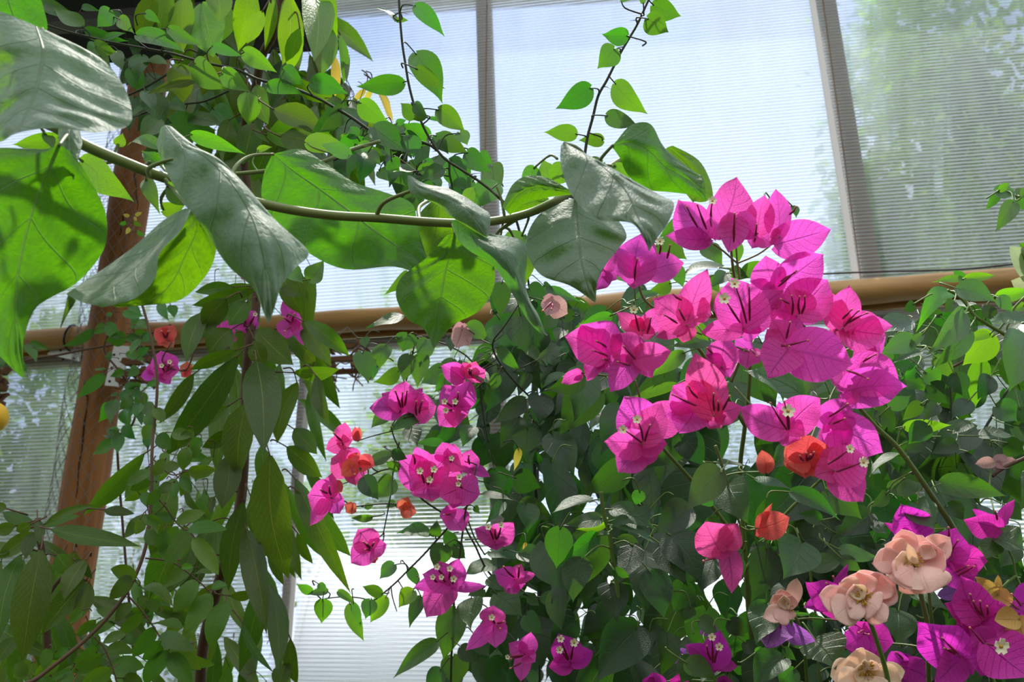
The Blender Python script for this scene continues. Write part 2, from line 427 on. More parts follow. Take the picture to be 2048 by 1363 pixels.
post = thing('timber_post', wl(100, 1363, 0.16), 'rough orange-brown timber post wrapped in wire netting', 'post')
pa, pb = wl(300, 140, 0.16), wl(172, 960, 0.16)
pdv = (pa - pb) / (pa.z - pb.z)
pts = []; rad = []
for i in range(41):
    zz = 0.0 + 3.5 * i / 40
    pts.append(pb + pdv * (zz - pb.z)); rad.append(0.058 - 0.0012 * zz + 0.0015 * math.sin(i * 1.3))
WORLD[post.name] = pts[0].copy(); post.location = pts[0]
mb = MB(); mb.tube(pts, rad, 28); trunk = mb.build('trunk', M['post'], post)
# long drying cracks
for (x0, y0, x1, y1) in ((268, 330, 276, 420), (250, 420, 240, 470), (212, 620, 205, 690), (176, 790, 150, 1010), (168, 760, 175, 800), (290, 150, 284, 220)):
    q = []
    for k in range(9):
        f = k / 8; p = P(x0 + (x1 - x0) * f + math.sin(k * 2.1) * 1.5, y0 + (y1 - y0) * f, 1)
        d = (p - CAM).normalized()
        axp = pb + pdv * ((CAM + d * 2.35).z - pb.z)
        # march to the post surface
        t = 1.5
        for _ in range(400):
            c = CAM + d * t; ax = pb + pdv * (c.z - pb.z)
            if (c - ax).length < 0.057: break
            t += 0.004
        q.append(CAM + d * t)
    mb = MB(); mb.tube(q, [0.0006 + 0.0018 * math.sin(math.pi * k / 8) for k in range(9)], 6); mb.build('crack', M['hole'], post)
# hexagonal wire netting wrapped round it
def netting(cx, rw, z0, z1, a0, a1, cell, mb, wob=0.0):
    rows = int((z1 - z0) / (cell * 0.86)); cols = max(2, int((a1 - a0) * rw / cell))
    def pt(i, j):
        zz = z0 + i * cell * 0.86; an = a0 + (a1 - a0) * (j + (0.5 if i % 2 else 0)) / cols
        ax = pb + pdv * (zz - pb.z); rr = rw + wob * math.sin(i * 0.37 + j)
        return ax + cx + Vector((math.sin(an) * rr, -math.cos(an) * rr, 0))
    for i in range(rows):
        for j in range(cols):
            p = pt(i, j); up = pt(i + 1, j if i % 2 == 0 else j + 1); dn = pt(i + 1, j - 1 if i % 2 == 0 else j)
            for q in (up, dn):
                m1 = p + (q - p) * 0.5
                mb.tube([p, m1 + Vector((0, 0, cell * 0.05)), q], 0.0007, 3, caps=False)
mb = MB(); netting(Vector((-0.012, -0.004, 0)), 0.070, 1.35, 3.3, R(-150), R(60), 0.026, mb, 0.003)
tag(mb.build('wire_netting', M['wire'], smooth=False), 'thin hexagonal wire netting loosely wrapped round the timber post', 'netting')

def plate(name, quad_px, off, holes, label):
    pts = [wl(x, y, off) for x, y in quad_px]; mb = MB()
    b2 = [p - WN * 0.002 for p in pts]
    mb.poly(pts); mb.poly(b2[::-1])
    for i in range(4):
        j = (i + 1) % 4; mb.poly([pts[i], b2[i], b2[j], pts[j]])
    t = tag(mb.build(name, M['zinc'], smooth=False), label, 'bracket')
    for (x, y) in holes:
        h = MB(); c = wl(x, y, off + 0.0005)
        h.tube([c - WN * 0.001, c + WN * 0.0008], 0.0035, 10); h.build('screw_hole', M['hole'], t)
plate('metal_bracket', [(209, 770), (239, 773), (262, 692), (228, 690)], 0.232, [(219, 762), (223, 735), (228, 709), (248, 724)], 'pale grey perforated metal plate screwed to the timber post')
plate('metal_bracket', [(94, 708), (160, 722), (163, 690), (108, 692)], 0.035, [(121, 700), (126, 718), (148, 716)], 'pale grey metal plate under the rail beside the timber post')
for (x, y, lb) in ((146, 678, 'black plastic tie looped round the rail beside the perforated grey plate'), (268, 660, 'black plastic tie looped round the rail on the flower side of the post')):
    c = ra + rv * ((wl(x, y, 0.045) - ra).dot(rv)); s = rv.cross(Vector((0, 0, 1))).normalized(); u2 = s.cross(rv)
    q = [c + (s * math.cos(a) + u2 * math.sin(a)) * 0.0395 + rv * 0.004 * math.sin(a * 2) for a in [2 * math.pi * i / 24 for i in range(25)]]
    mb = MB(); mb.tube(q, 0.0032, 6); tag(mb.build('cable_tie', M['rubber']), lb, 'cable tie')

# hanging slatted orchid baskets under the rail
def basket(x, y, wpx, hpx, off, label, seed):
    rr = random.Random(seed); c = wl(x, y, off); k = depth_of(c) / F
    hw, hh = wpx * k / 2, hpx * k / 2
    t = thing('hanging_basket', c + Vector((0, 0, hh)), label, 'basket')
    zz = Vector((0, 0, 1))
    for i in range(5):
        for s in (-1, 1):
            mb = MB(); f = i / 4 - 0.5
            tlt = WU * rr.uniform(-0.01, 0.01)
            if i % 2: mb.box(c + zz * hh * 1.7 * f + WN * hw * 0.8 * s, WU * hw * (1 - 0.1 * i), zz * hh * 0.16 + tlt, WN * 0.006)
            else: mb.box(c + zz * hh * 1.7 * f + WU * hw * 0.8 * s, WN * hw * (1 - 0.1 * i), zz * hh * 0.16 + tlt, WU * 0.006)
            mb.build('slat', M['bark'], t, smooth=False)
    mb = MB()
    for i in range(26):
        p = c + WU * rr.uniform(-hw, hw) + WN * rr.uniform(-hw, hw) * 0.7 + zz * rr.uniform(-hh * 1.1, hh * 0.4)
        q = p + Vector((rr.uniform(-1, 1), rr.uniform(-1, 1), rr.uniform(-1.2, 0.3))) * hw * 0.8
        mb.tube(spline([p, (p + q) / 2 + Vector((rr.uniform(-1, 1), 0, rr.uniform(-1, 1))) * hw * 0.3, q], 4), rr.uniform(0.001, 0.003), 5)
    tag(mb.build('roots', M['bark'], t), None, None, None, 'stuff')
    for s in (-1, 1):
        mb = MB(); mb.tube([c + WU * hw * 0.8 * s + zz * hh, c + zz * hh * 2.3], 0.0012, 5); mb.build('hanger_wire', M['wire'], t)
basket(690, 718, 95, 60, 0.11, 'broken brown slatted wooden basket hanging from the rail behind the mango leaves', 3)
basket(1108, 712, 70, 110, 0.13, 'brown slatted wooden basket with dry roots behind the bougainvillea leaves', 5)
basket(276, 744, 60, 52, 0.22, 'brown slatted wooden basket fixed beside the timber post', 9)
basket(-3, 775, 24, 80, 0.16, 'brown slatted wooden basket cut off by the frame above the yellow fruit', 11)

# ================================================================== outside
M['bark_out'] = plain('tree_bark', (0.10, 0.08, 0.06), 0.9, 0.1, nscale=14, namp=0.5)
M['crown_a'] = leaf_mat('tree_leaf_light', (0.14, 0.24, 0.04), (0.42, 0.68, 0.03), (0.15, 0.22, 0.1), 0.5, 0.5, 0.4, var=0.45)
M['crown_b'] = leaf_mat('tree_leaf_dark', (0.10, 0.18, 0.05), (0.26, 0.45, 0.04), (0.1, 0.16, 0.1), 0.45, 0.5, 0.4, var=0.45)
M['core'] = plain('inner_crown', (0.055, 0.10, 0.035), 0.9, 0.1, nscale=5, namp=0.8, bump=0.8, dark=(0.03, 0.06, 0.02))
M['lime'] = plain('limewash', (0.92, 0.91, 0.94), 0.9, 0.1, nscale=3, namp=0.15, dark=(0.75, 0.75, 0.77))
def tree(name, x, ybase_z, ytop_px, wpx, Y, m, nleaf, label, cat, lsize=0.05, seed=1, trunk_h=0.8, group=None):
    """stands at distance Y in front of the camera; crown reaches up to the photo row ytop"""
    rr = random.Random(seed)
    r0 = ray(x, 681); base = Vector((CAM.x + r0.x * (Y / r0.y), Y, -0.05))
    r1 = ray(x, ytop_px); ztop_ = CAMZ + r1.z * (Y / r1.y)
    rw = wpx * Y / F / 2
    t = thing(name, base, label, cat, group)
    mb = MB(); hgt = ztop_ * 0.8
    mb.tube([base, base + Vector((0.03, 0, hgt * 0.4)), base + Vector((-0.05, 0.05, hgt))], [rw * 0.09 + 0.02, rw * 0.07 + 0.015, 0.01], 9)
    mb.build('trunk', M['bark_out'], t)
    mb = MB(); zc = (ybase_z + ztop_) / 2; hz = (ztop_ - ybase_z) / 2
    clumps = [(Vector((rr.uniform(-1, 1) * rw * 0.8, rr.uniform(-1, 1) * rw * 0.6, 0)), rr.uniform(-1, 0.92)) for _ in range(40)]
    for i in range(nleaf):
        cx, cz = clumps[i % 40]
        sh = math.sqrt(max(0.05, 1 - cz * cz))
        p = base + Vector((cx.x * sh + rr.gauss(0, rw * 0.18), cx.y * sh + rr.gauss(0, rw * 0.18), 0)); p.z = zc + cz * hz * 0.93 + rr.gauss(0, hz * 0.10)
        if p.y < 2.95: p.y = 2.95 + rr.random() * 0.2
        a = Vector((rr.uniform(-1, 1), rr.uniform(-1, 1), rr.uniform(-1.1, 0.3))).normalized() * lsize * rr.uniform(0.7, 1.4)
        s = a.cross(Vector((rr.uniform(-1, 1), rr.uniform(-1, 1), rr.uniform(-1, 1)))).normalized() * a.length * 0.3
        nrm = a.cross(s).normalized() * a.length * 0.08
        k = rr.random()
        mb.grid([[p, p, p], [p + a * .5 - s, p + a * .5 + nrm, p + a * .5 + s], [p + a, p + a, p + a]], [[(0, 0), (.5, 0), (1, 0)], [(0, .5), (.5, .5), (1, .5)], [(0, 1), (.5, 1), (1, 1)]], k)
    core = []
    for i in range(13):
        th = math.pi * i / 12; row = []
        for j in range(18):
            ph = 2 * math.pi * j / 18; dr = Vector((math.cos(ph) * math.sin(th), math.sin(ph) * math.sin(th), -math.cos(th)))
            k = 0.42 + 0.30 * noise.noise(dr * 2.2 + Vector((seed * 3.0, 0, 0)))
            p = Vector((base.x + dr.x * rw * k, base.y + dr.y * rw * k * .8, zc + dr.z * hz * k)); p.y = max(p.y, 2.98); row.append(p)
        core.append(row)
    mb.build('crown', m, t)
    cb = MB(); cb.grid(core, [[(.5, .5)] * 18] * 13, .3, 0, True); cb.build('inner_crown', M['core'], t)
tree('leafy_tree', 2010, 1.2, -220, 560, 7.0, M['crown_a'], 12000, 'tall green tree behind the ribbed sheet with the brown batten beside it', 'tree', 0.11, 1)
tree('leafy_tree', 2420, 1.0, -60, 480, 10.5, M['crown_b'], 7000, 'dark green tree beyond the sheets at the edge of view', 'tree', 0.11, 2)
tree('leafy_tree', 1760, 1.0, 310, 300, 6.0, M['crown_b'], 6000, 'lower green tree behind the brown batten and the round rail', 'tree', 0.09, 3)
tree('garden_shrub', 1340, 0.4, 640, 420, 8.2, M['crown_b'], 5000, 'grey-green shrub seen through the sheet behind the magenta flower heads', 'shrub', 0.09, 4)
tree('garden_shrub', 900, 0.4, 560, 420, 6.4, M['crown_a'], 4000, 'pale green shrub seen through the sheet under the large bright leaf', 'shrub', 0.09, 5)
tree('garden_shrub', 500, 0.4, 520, 400, 7.9, M['crown_b'], 4500, 'green shrub seen through the sheet behind the mango leaves', 'shrub', 0.08, 6)
tree('garden_shrub', 160, 0.3, 560, 400, 5.2, M['crown_b'], 6500, 'dark green shrub seen through the sheet behind the timber post', 'shrub', 0.07, 7)
tree('garden_shrub', -50, 0.3, 830, 230, 3.7, M['crown_a'], 1500, 'yellow-green shrub seen through the sheet below the yellow fruit', 'shrub', 0.07, 8)
# white tunnel outside that fills the lower sheets with white
r0 = ray(1050, 1115); Yt, rad_ = 4.6, 0.95
top = CAM + r0 * ((Yt + 0.15) / r0.y); zc = top.z - rad_ * 0.98
tl_ = thing('garden_tunnel', Vector((0.6, Yt, 0)), 'low white plastic garden tunnel outside behind the lower ribbed sheet', 'tunnel')
mb = MB(); rows = []
xl = (ray(600, 1200) * (3.8 / ray(600, 1200).y)).x
for i in range(9):
    xx = xl + (3.4) * i / 8
    rows.append([Vector((xx, Yt + rad_ * math.cos(math.pi * j / 24), -0.05 if j in (0, 24) else zc + rad_ * math.sin(math.pi * j / 24))) for j in range(25)])
mb.grid(rows, [[(.5, .5)] * 25] * 9, .5)
sk = mb.build('cover', M['lime'], tl_); so_ = sk.modifiers.new('thick', 'SOLIDIFY'); so_.thickness = 0.01
for i in (0, 2, 4, 6, 8):
    mb = MB(); mb.tube([p + Vector((0, 0, 0.012)) for p in rows[i]], 0.012, 7); mb.build('hoop', M['pale_strip'], tl_)
# ================================================================== plant tools
S7 = 700.0 / 2047.0
RG = {'A': (0, 0), 'B': (680, 0), 'C': (1348, 0), 'D': (0, 440), 'E': (600, 440), 'G': (1100, 340), 'H': (1348, 440),
      'I': (0, 897), 'J': (580, 897), 'K': (1000, 897), 'L': (1348, 897)}
def cv(r, x, y):
    if r == 'X': return x, y
    o = RG[r]; return o[0] + x * S7, o[1] + y * S7
def sz(r, w): return w if r == 'X' else w * S7

G_ = lambda *a, **k: leaf_mat(*a, **k)
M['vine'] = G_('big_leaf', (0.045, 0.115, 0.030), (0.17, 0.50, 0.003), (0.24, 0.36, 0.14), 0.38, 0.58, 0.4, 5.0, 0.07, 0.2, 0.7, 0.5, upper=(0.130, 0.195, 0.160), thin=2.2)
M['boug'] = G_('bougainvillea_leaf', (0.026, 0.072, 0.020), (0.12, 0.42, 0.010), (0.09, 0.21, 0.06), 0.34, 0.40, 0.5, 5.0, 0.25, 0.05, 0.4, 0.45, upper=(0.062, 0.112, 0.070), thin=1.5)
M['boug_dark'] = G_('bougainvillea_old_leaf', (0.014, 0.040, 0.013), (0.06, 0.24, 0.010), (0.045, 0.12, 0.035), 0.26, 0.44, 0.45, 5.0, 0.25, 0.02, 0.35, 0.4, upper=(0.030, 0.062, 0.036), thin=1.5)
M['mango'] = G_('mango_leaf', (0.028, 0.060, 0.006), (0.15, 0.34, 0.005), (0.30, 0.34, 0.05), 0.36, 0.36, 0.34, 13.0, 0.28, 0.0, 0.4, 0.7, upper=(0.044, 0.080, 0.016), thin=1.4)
M['mango_young'] = G_('mango_young_leaf', (0.055, 0.13, 0.010), (0.21, 0.50, 0.006), (0.35, 0.5, 0.08), 0.47, 0.36, 0.4, 13.0, 0.15, 0.0, 0.4, 0.55)
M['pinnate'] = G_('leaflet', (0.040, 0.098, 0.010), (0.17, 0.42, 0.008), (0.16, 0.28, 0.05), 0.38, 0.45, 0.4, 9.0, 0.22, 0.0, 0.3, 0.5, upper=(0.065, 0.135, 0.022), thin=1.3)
M['young'] = G_('young_leaf', (0.065, 0.19, 0.02), (0.20, 0.54, 0.012), (0.2, 0.4, 0.08), 0.48, 0.38, 0.5, 5.0, 0.15, 0.0, 0.2, 0.4)
M['yellow'] = G_('yellow_leaf', (0.50, 0.42, 0.08), (0.62, 0.52, 0.06), (0.5, 0.4, 0.1), 0.5, 0.6, 0.3, 5.0, 0.1, 0.0, 0.2, 0.3)
M['dry'] = G_('dry_bract', (0.62, 0.40, 0.14), (0.6, 0.36, 0.08), (0.35, 0.18, 0.05), 0.35, 0.7, 0.2, 9.0, 0.15, 0.0, 0.5, 0.4)
M['pale'] = G_('pale_leaf', (0.50, 0.58, 0.40), (0.45, 0.55, 0.25), (0.6, 0.66, 0.5), 0.35, 0.45, 0.5, 6.0, 0.08, 0.0, 0.3, 0.4)
BR = lambda nm, c, t, v, k=0.55, bp=0.8, vw=0.28: leaf_mat(nm, c, t, v, k, 0.55, 0.35, 7.0, 0.10, 0.15, bp, vw)
M['magenta'] = BR('magenta_bract', (0.82, 0.085, 0.50), (0.98, 0.115, 0.66), (0.57, 0.025, 0.30))
M['hotpink'] = BR('hot_pink_bract', (0.85, 0.085, 0.38), (0.98, 0.12, 0.50), (0.58, 0.025, 0.22))
M['salmon'] = BR('salmon_bract', (0.78, 0.13, 0.11), (0.93, 0.18, 0.13), (0.55, 0.06, 0.06))
M['lilac'] = BR('lilac_bract', (0.46, 0.14, 0.66), (0.55, 0.17, 0.72), (0.34, 0.09, 0.52), 0.45)
M['purple'] = BR('purple_bract', (0.66, 0.035, 0.50), (0.82, 0.045, 0.58), (0.42, 0.014, 0.34), 0.5)
M['faded'] = BR('faded_bract', (0.60, 0.36, 0.38), (0.66, 0.36, 0.34), (0.4, 0.2, 0.24), 0.4)
M['rose'] = BR('rose_petal', (0.96, 0.73, 0.69), (1.0, 0.70, 0.64), (0.95, 0.71, 0.66), 0.40, 0.25, 0.15)
M['rose_cream'] = BR('rose_cream_petal', (0.96, 0.85, 0.72), (1.0, 0.82, 0.64), (0.95, 0.82, 0.68), 0.40, 0.25, 0.15)
M['tube'] = plain('floret_tube', (0.26, 0.018, 0.075), 0.55, 0.3)
M['tip'] = plain('floret_bud', (0.62, 0.20, 0.20), 0.6, 0.3)
M['star'] = plain('white_floret', (0.82, 0.80, 0.58), 0.6, 0.3)
M['stamen'] = plain('stamen', (0.55, 0.34, 0.05), 0.7, 0.2)
M['gstem'] = plain('green_stem', (0.13, 0.22, 0.05), 0.5, 0.4, nscale=20, namp=0.3, dark=(0.07, 0.11, 0.025))
M['vstem'] = plain('vine_stem', (0.15, 0.20, 0.055), 0.5, 0.4, nscale=16, namp=0.4, dark=(0.08, 0.085, 0.025))
M['bstem'] = plain('brown_twig', (0.11, 0.065, 0.04), 0.7, 0.3, nscale=20, namp=0.4)
M['dstem'] = plain('dark_twig', (0.05, 0.06, 0.035), 0.6, 0.3)
M['rosestem'] = plain('rose_stem', (0.10, 0.20, 0.03), 0.5, 0.4)

class Plant:
    def __init__(s, name, root, label, cat, mat, stem_m, rs=1, group=None):
        s.t = thing(name, root, label, cat, group); s.mat = mat; s.sm = stem_m; s.sam = []; s.n = 0; s.rr = random.Random(rs); s.mass = MB(); s.nf = 0
    def stem(s, r, pts, d, r0, r1=None, name='stem', ground=False, m=None, thorns=0):
        q = [P(*cv(r, p[0], p[1]), p[2] if len(p) > 2 else d) for p in pts]
        if ground:
            e = q[-1] if ground != 'start' else q[0]
            g = s.t.location.copy(); mid = (e + g) / 2 + Vector((0, 0, 0.1))
            x = e + (e - q[-2]) * 0.9 if ground != 'start' else e + (e - q[1]) * 0.9
            y = x + (g - x) * 0.12
            q = q + [x, y, mid, g] if ground != 'start' else [g, mid, y, x] + q
        c = spline(q, 7); k = len(c)
        rad = [r0 + ((r1 if r1 is not None else r0) - r0) * i / (k - 1) for i in range(k)]
        mb = MB(); mb.tube(c, rad, 10 if r0 > 0.003 else 7)
        for i in range(thorns):
            j = s.rr.randrange(2, k - 2); a = (c[j + 1] - c[j]).normalized()
            o = (RT * s.rr.choice((-1, 1)) + UP * s.rr.uniform(-.4, .6)).normalized()
            mb.tube([c[j], c[j] + o * 0.005 + a * 0.001, c[j] + o * 0.010 + a * 0.004], [r0 * .6, r0 * .3, 0.0001], 5)
        o = mb.build(name, m or s.sm, s.t)
        s.sam += c
        return o
    def near(s, p):
        return min(s.sam, key=lambda q: (q - p).length_squared) if s.sam else None
    def petiole(s, mb, p, away, rad, mx, mi):
        q = s.near(p)
        if q is None: return
        v = q - p; L = v.length
        if L < 0.002: return
        if L > mx: v = (v / L * 0.6 - away * 0.4).normalized() * mx * 0.7
        e = p + v
        mid = p + v * 0.5 - away * min(L, mx) * 0.22
        mb.tube(spline([p + away * 0.001, mid, e], 4), [rad * 0.8] * 4 + [rad] * 5, 5, mi)
    def leaf(s, r, d, L, kind='ov', tl=(-0.15, 1.1), name='leaf', mx=0.05, pr=0.0009, dj=0.04, mat=None, fold=(0.02, 0.35), bow=None):
        for q in L:
            fl = q[5] if len(q) > 5 else ''
            bx, by = cv(r, q[0], q[1]); tx, ty = cv(r, q[2], q[3]); wpx = sz(r, q[4])
            rr = s.rr
            dd = d + rr.uniform(-dj, dj) + (0.13 if 'f' in fl else 0) - (0.08 if 'n' in fl else 0)
            Lm = math.hypot(tx - bx, ty - by) * dd / F
            k = rr.uniform(*tl)
            if 'g' in fl: k = rr.uniform(0.9, 1.35)
            if 't' in fl: k = rr.uniform(-0.35, 0.2)
            down = (ty - by) / max(1, math.hypot(tx - bx, ty - by))
            sgn = down if abs(down) > 0.35 else (0.35 if down >= 0 else -0.35)
            b = P(bx, by, dd); t = P(tx, ty, dd - k * Lm * sgn * 0.8)
            roll = rr.uniform(-0.5, 0.5)
            if 'g' in fl and abs(down) < 0.6: roll += 0.75 * (1 if tx > bx else -1) * ROLLS
            bw = rr.uniform(0.02, 0.10) if bow is None else rr.uniform(*bow)
            if 'b' in fl: bw += 0.16
            m = mat or s.mat
            if 'y' in fl: m = M['young']
            if 'Y' in fl: m = M['yellow']
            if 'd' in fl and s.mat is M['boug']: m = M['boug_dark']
            w3 = wpx * dd / F / max(0.6, math.cos(roll))
            mass = s.n >= 98
            mb = s.mass if mass else MB()
            blade(mb, b, t, w3, kind, roll, bw, rr.uniform(*fold), rr.uniform(0.01, 0.05), rr.uniform(-0.06, 0.10), rr.random(), 0, 3, rr, 'g' in fl or ('t' not in fl and k > 0.5))
            away = (t - b).normalized()
            s.petiole(mb, b, away, pr, mx, 1)
            if mass: s.massm = m
            else: mb.build(name, [m, s.sm], s.t, origin=b)
            s.n += 1
    def fill(s, poly, cnt, d0, d1, l0, l1, kind='ov', asp=(0.6, 0.85), m=None, tl=(-0.2, 1.2), spread=75, pet=True):
        """leaves of the inner crown, too many and too hidden to tell apart"""
        rr = s.rr; xs = [p[0] for p in poly]; ys = [p[1] for p in poly]; c = 0
        while c < cnt:
            x, y = rr.uniform(min(xs), max(xs)), rr.uniform(min(ys), max(ys))
            ins = False; j = len(poly) - 1
            for i in range(len(poly)):
                (xi, yi), (xj, yj) = poly[i], poly[j]
                if (yi > y) != (yj > y) and x < (xj - xi) * (y - yi) / (yj - yi) + xi: ins = not ins
                j = i
            if not ins: continue
            d = rr.uniform(d0, d1); L = rr.uniform(l0, l1); a = R(rr.gauss(90, spread * 0.5))
            px = L / d * F
            k = rr.uniform(*tl); b = P(x, y, d); t = P(x + math.cos(a) * px, y + math.sin(a) * px, d - k * L * 0.6)
            blade(s.mass, b, t, L * rr.uniform(*asp), kind, rr.uniform(-0.9, 0.9), rr.uniform(0.02, 0.12), rr.uniform(0, 0.4), rr.uniform(0.01, 0.05), 0.0, rr.random(), 0, 2, rr, k > 0.5)
            if pet: s.petiole(s.mass, b, (t - b).normalized(), 0.0008, 0.05, 1)
            c += 1
        s.massm = m or s.mat
    def done(s, name='foliage'):
        if s.mass.v: tag(s.mass.build(name, [s.massm, s.sm], s.t), None, None, None, 'stuff')
    def flower(s, r, cx, cy, d, col, br, tubes=(), pm=0.07, lab=None, name='flower'):
        rr = s.rr; x, y = cv(r, cx, cy); c = P(x, y, d); mcol = M[col]
        mb = MB(); q = s.near(c); 
        if q is not None:
            v = q - c
            if v.length > pm: v = v.normalized() * pm
            v = v + FW * 0.01
        else: v = FW * 0.02 - UP * 0.02
        mb.tube(spline([c, c + v * 0.5 + FW * 0.01 + RT * rr.uniform(-.005, .005), c + v], 4), 0.0009, 5)
        f = mb.build(name, s.sm, s.t, origin=c)
        if lab: f['label'] = lab
        for k, b in enumerate(br):
            bx, by = (cv(r, b[3], b[4]) if len(b) > 4 else (x, y))
            m2 = M[b[5]] if len(b) > 5 else mcol
            tx, ty = cv(r, b[0], b[1]); wpx = sz(r, b[2]); Lm = math.hypot(tx - bx, ty - by) * d / F
            upness = (by - ty) / max(1, math.hypot(tx - bx, ty - by))
            dz = Lm * (0.25 * upness + rr.uniform(-0.15, 0.1)) + (0.004 * k - 0.004)
            b3 = P(bx, by, d + 0.003 * k); t3 = P(tx, ty, d + dz - 0.12 * Lm)
            roll = rr.uniform(-0.4, 0.4)
            g = MB(); blade(g, b3, t3, wpx * d / F * 1.13 / max(.75, math.cos(roll)), 'bract', roll, rr.uniform(-0.10, -0.02) if rr.random() < .75 else 0.06, rr.uniform(0.10, 0.5), rr.uniform(0.03, 0.085), rr.uniform(-0.08, 0.12), rr.random(), 0, 4, rr)
            g.build('bract', m2, f, origin=b3)
        for tb in tubes:
            ax, ay = cv(r, tb[0], tb[1]); ex, ey = cv(r, tb[2], tb[3]); st = len(tb) > 4 and tb[4]
            Lm = math.hypot(ax - ex, ay - ey) * d / F
            a3 = P(ax, ay, d - 0.012); e3 = P(ex, ey, d - 0.020 - 0.35 * Lm)
            k = d / 0.85
            g = MB(); cur = spline([a3, (a3 + e3) / 2 + RT * rr.uniform(-.0012, .0012), e3], 5)
            g.tube(cur, [(0.0006 + 0.0005 * math.sin(math.pi * min(1, i / 7))) * k for i in range(11)], 7)
            ft = g.build('floret_tube', M['tube'], f, origin=a3)
            ax_ = (e3 - a3).normalized(); nn = (ax_ * 0.5 - FW).normalized()
            g = MB()
            if st:
                u1 = nn.orthogonal().normalized(); u2 = nn.cross(u1); R0 = sz(r, st if st > 1 else 30) * d / F / 2 * 1.15
                ring = []
                for i in range(20):
                    an = 2 * math.pi * i / 20; rad = R0 * (1.0 if i % 4 in (0, 1, 3) else 0.62)
                    if i % 4 == 0: rad = R0 * 0.92
                    ring.append(e3 + (u1 * math.cos(an) + u2 * math.sin(an)) * rad + nn * R0 * 0.12)
                inner = [e3 + (u1 * math.cos(2 * math.pi * i / 20) + u2 * math.sin(2 * math.pi * i / 20)) * R0 * 0.25 - nn * R0 * 0.1 for i in range(20)]
                g.grid([inner, ring], [[(.5, .5)] * 20] * 2, 0.5, 0, True)
                low = [p - nn * R0 * 0.10 for p in ring]
                g.grid([ring, low], [[(.5, .5)] * 20] * 2, 0.5, 0, True)
                g.tube([e3 - nn * R0 * .2, e3 + nn * R0 * 0.05], R0 * 0.22, 8, 1)
                g.build('floret_star', [M['star'], M['stamen']], f, origin=e3)
            else:
                g.tube([e3 - ax_ * 0.0012 * k, e3, e3 + ax_ * 0.0012 * k], [0.0007 * k, 0.0011 * k, 0.0005 * k], 7)
                g.build('floret_bud', M['tip'], f, origin=e3)
        s.nf += 1
        return f
ROLLS = -1.0
# ================================================================== big-leaved vine across the picture
V = Plant('big_leaf_vine', P(-260, 1500, 1.1) * 1.0, 'climbing vine with a thick green stem and very large heart-shaped leaves', 'vine', M['vine'], M['vstem'], 11)
V.t.location.z = 0.0; WORLD[V.t.name] = V.t.location.copy()
V.stem('X', [(-160, 330, .85), (-40, 215, .80), (90, 245, .76), (165, 288, .76), (250, 325, .77), (335, 357, .79), (440, 385, .82), (560, 415, .84), (660, 430, .85), (760, 436, .86), (860, 444, .86), (930, 446, .86), (1000, 440, .87), (1060, 425, .88), (1110, 402, .88), (1150, 378, .90), (1200, 350, .92), (1248, 318, .93), (1300, 296, .94)], .8, .0052, .0036, ground='start')
V.stem('X', [(1010, 440, .87), (1003, 400, .868), (993, 372, .868)], .87, .0016, .0010, 'twig')
V.stem('X', [(1030, 440, .875), (1000, 460, .875), (985, 478, .87)], .87, .0020, .0014, 'twig')
V.stem('X', [(0, 325, 1.0), (90, 322, 1.0), (165, 330, 1.0), (240, 322, 1.0)], 1.0, .0022, .0014, 'twig')
V.stem('X', [(440, 350, .95), (500, 345, .95), (560, 338, .95), (640, 325, .95), (700, 300, .98), (760, 282, 1.0)], .95, .0024, .0022, 'twig', thorns=3)
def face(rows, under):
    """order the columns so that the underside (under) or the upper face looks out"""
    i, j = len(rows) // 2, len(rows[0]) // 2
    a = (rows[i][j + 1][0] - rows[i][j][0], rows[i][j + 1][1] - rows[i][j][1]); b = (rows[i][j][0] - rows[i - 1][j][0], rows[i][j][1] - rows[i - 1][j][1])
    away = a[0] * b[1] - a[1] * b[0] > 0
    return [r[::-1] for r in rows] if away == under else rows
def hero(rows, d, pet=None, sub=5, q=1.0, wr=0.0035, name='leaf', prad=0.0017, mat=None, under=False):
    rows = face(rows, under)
    mb = MB(); V.n += 1
    loft(mb, rows, d, sub, wr, V.rr.random(), 0, V.n * 3.1, q)
    if pet:
        c = spx(pet, d, 5); k = len(c)
        mb.tube(c, [prad * (1.25 - 0.5 * i / (k - 1)) for i in range(k)], 8, 1)
    return mb.build(name, [mat or M['vine'], M['vstem']], V.t)
# grey drooping leaf, top corner
hero([[(-70, 0, 60), (0, 22, 45), (72, 52, 42), (84, 57, 40), (96, 62, 42)],
      [(-95, 70, 40), (0, 80, 22), (86, 102, 12), (150, 100, 28), (198, 114, 42)],
      [(-95, 150, 20), (0, 145, 2), (79, 150, -8), (170, 170, 2), (246, 170, 18)],
      [(-70, 220, 0), (5, 205, -18), (66, 195, -24), (165, 212, -22), (264, 225, -4)],
      [(-50, 262, -15), (0, 250, -34), (50, 232, -40), (148, 233, -40), (252, 254, -24)],
      [(-30, 290, -25), (5, 282, -44), (35, 266, -52), (105, 256, -52), (190, 266, -46)]], .64, [(165, 288, .76), (120, 200, .74), (84, 57, .68)], wr=.0065)
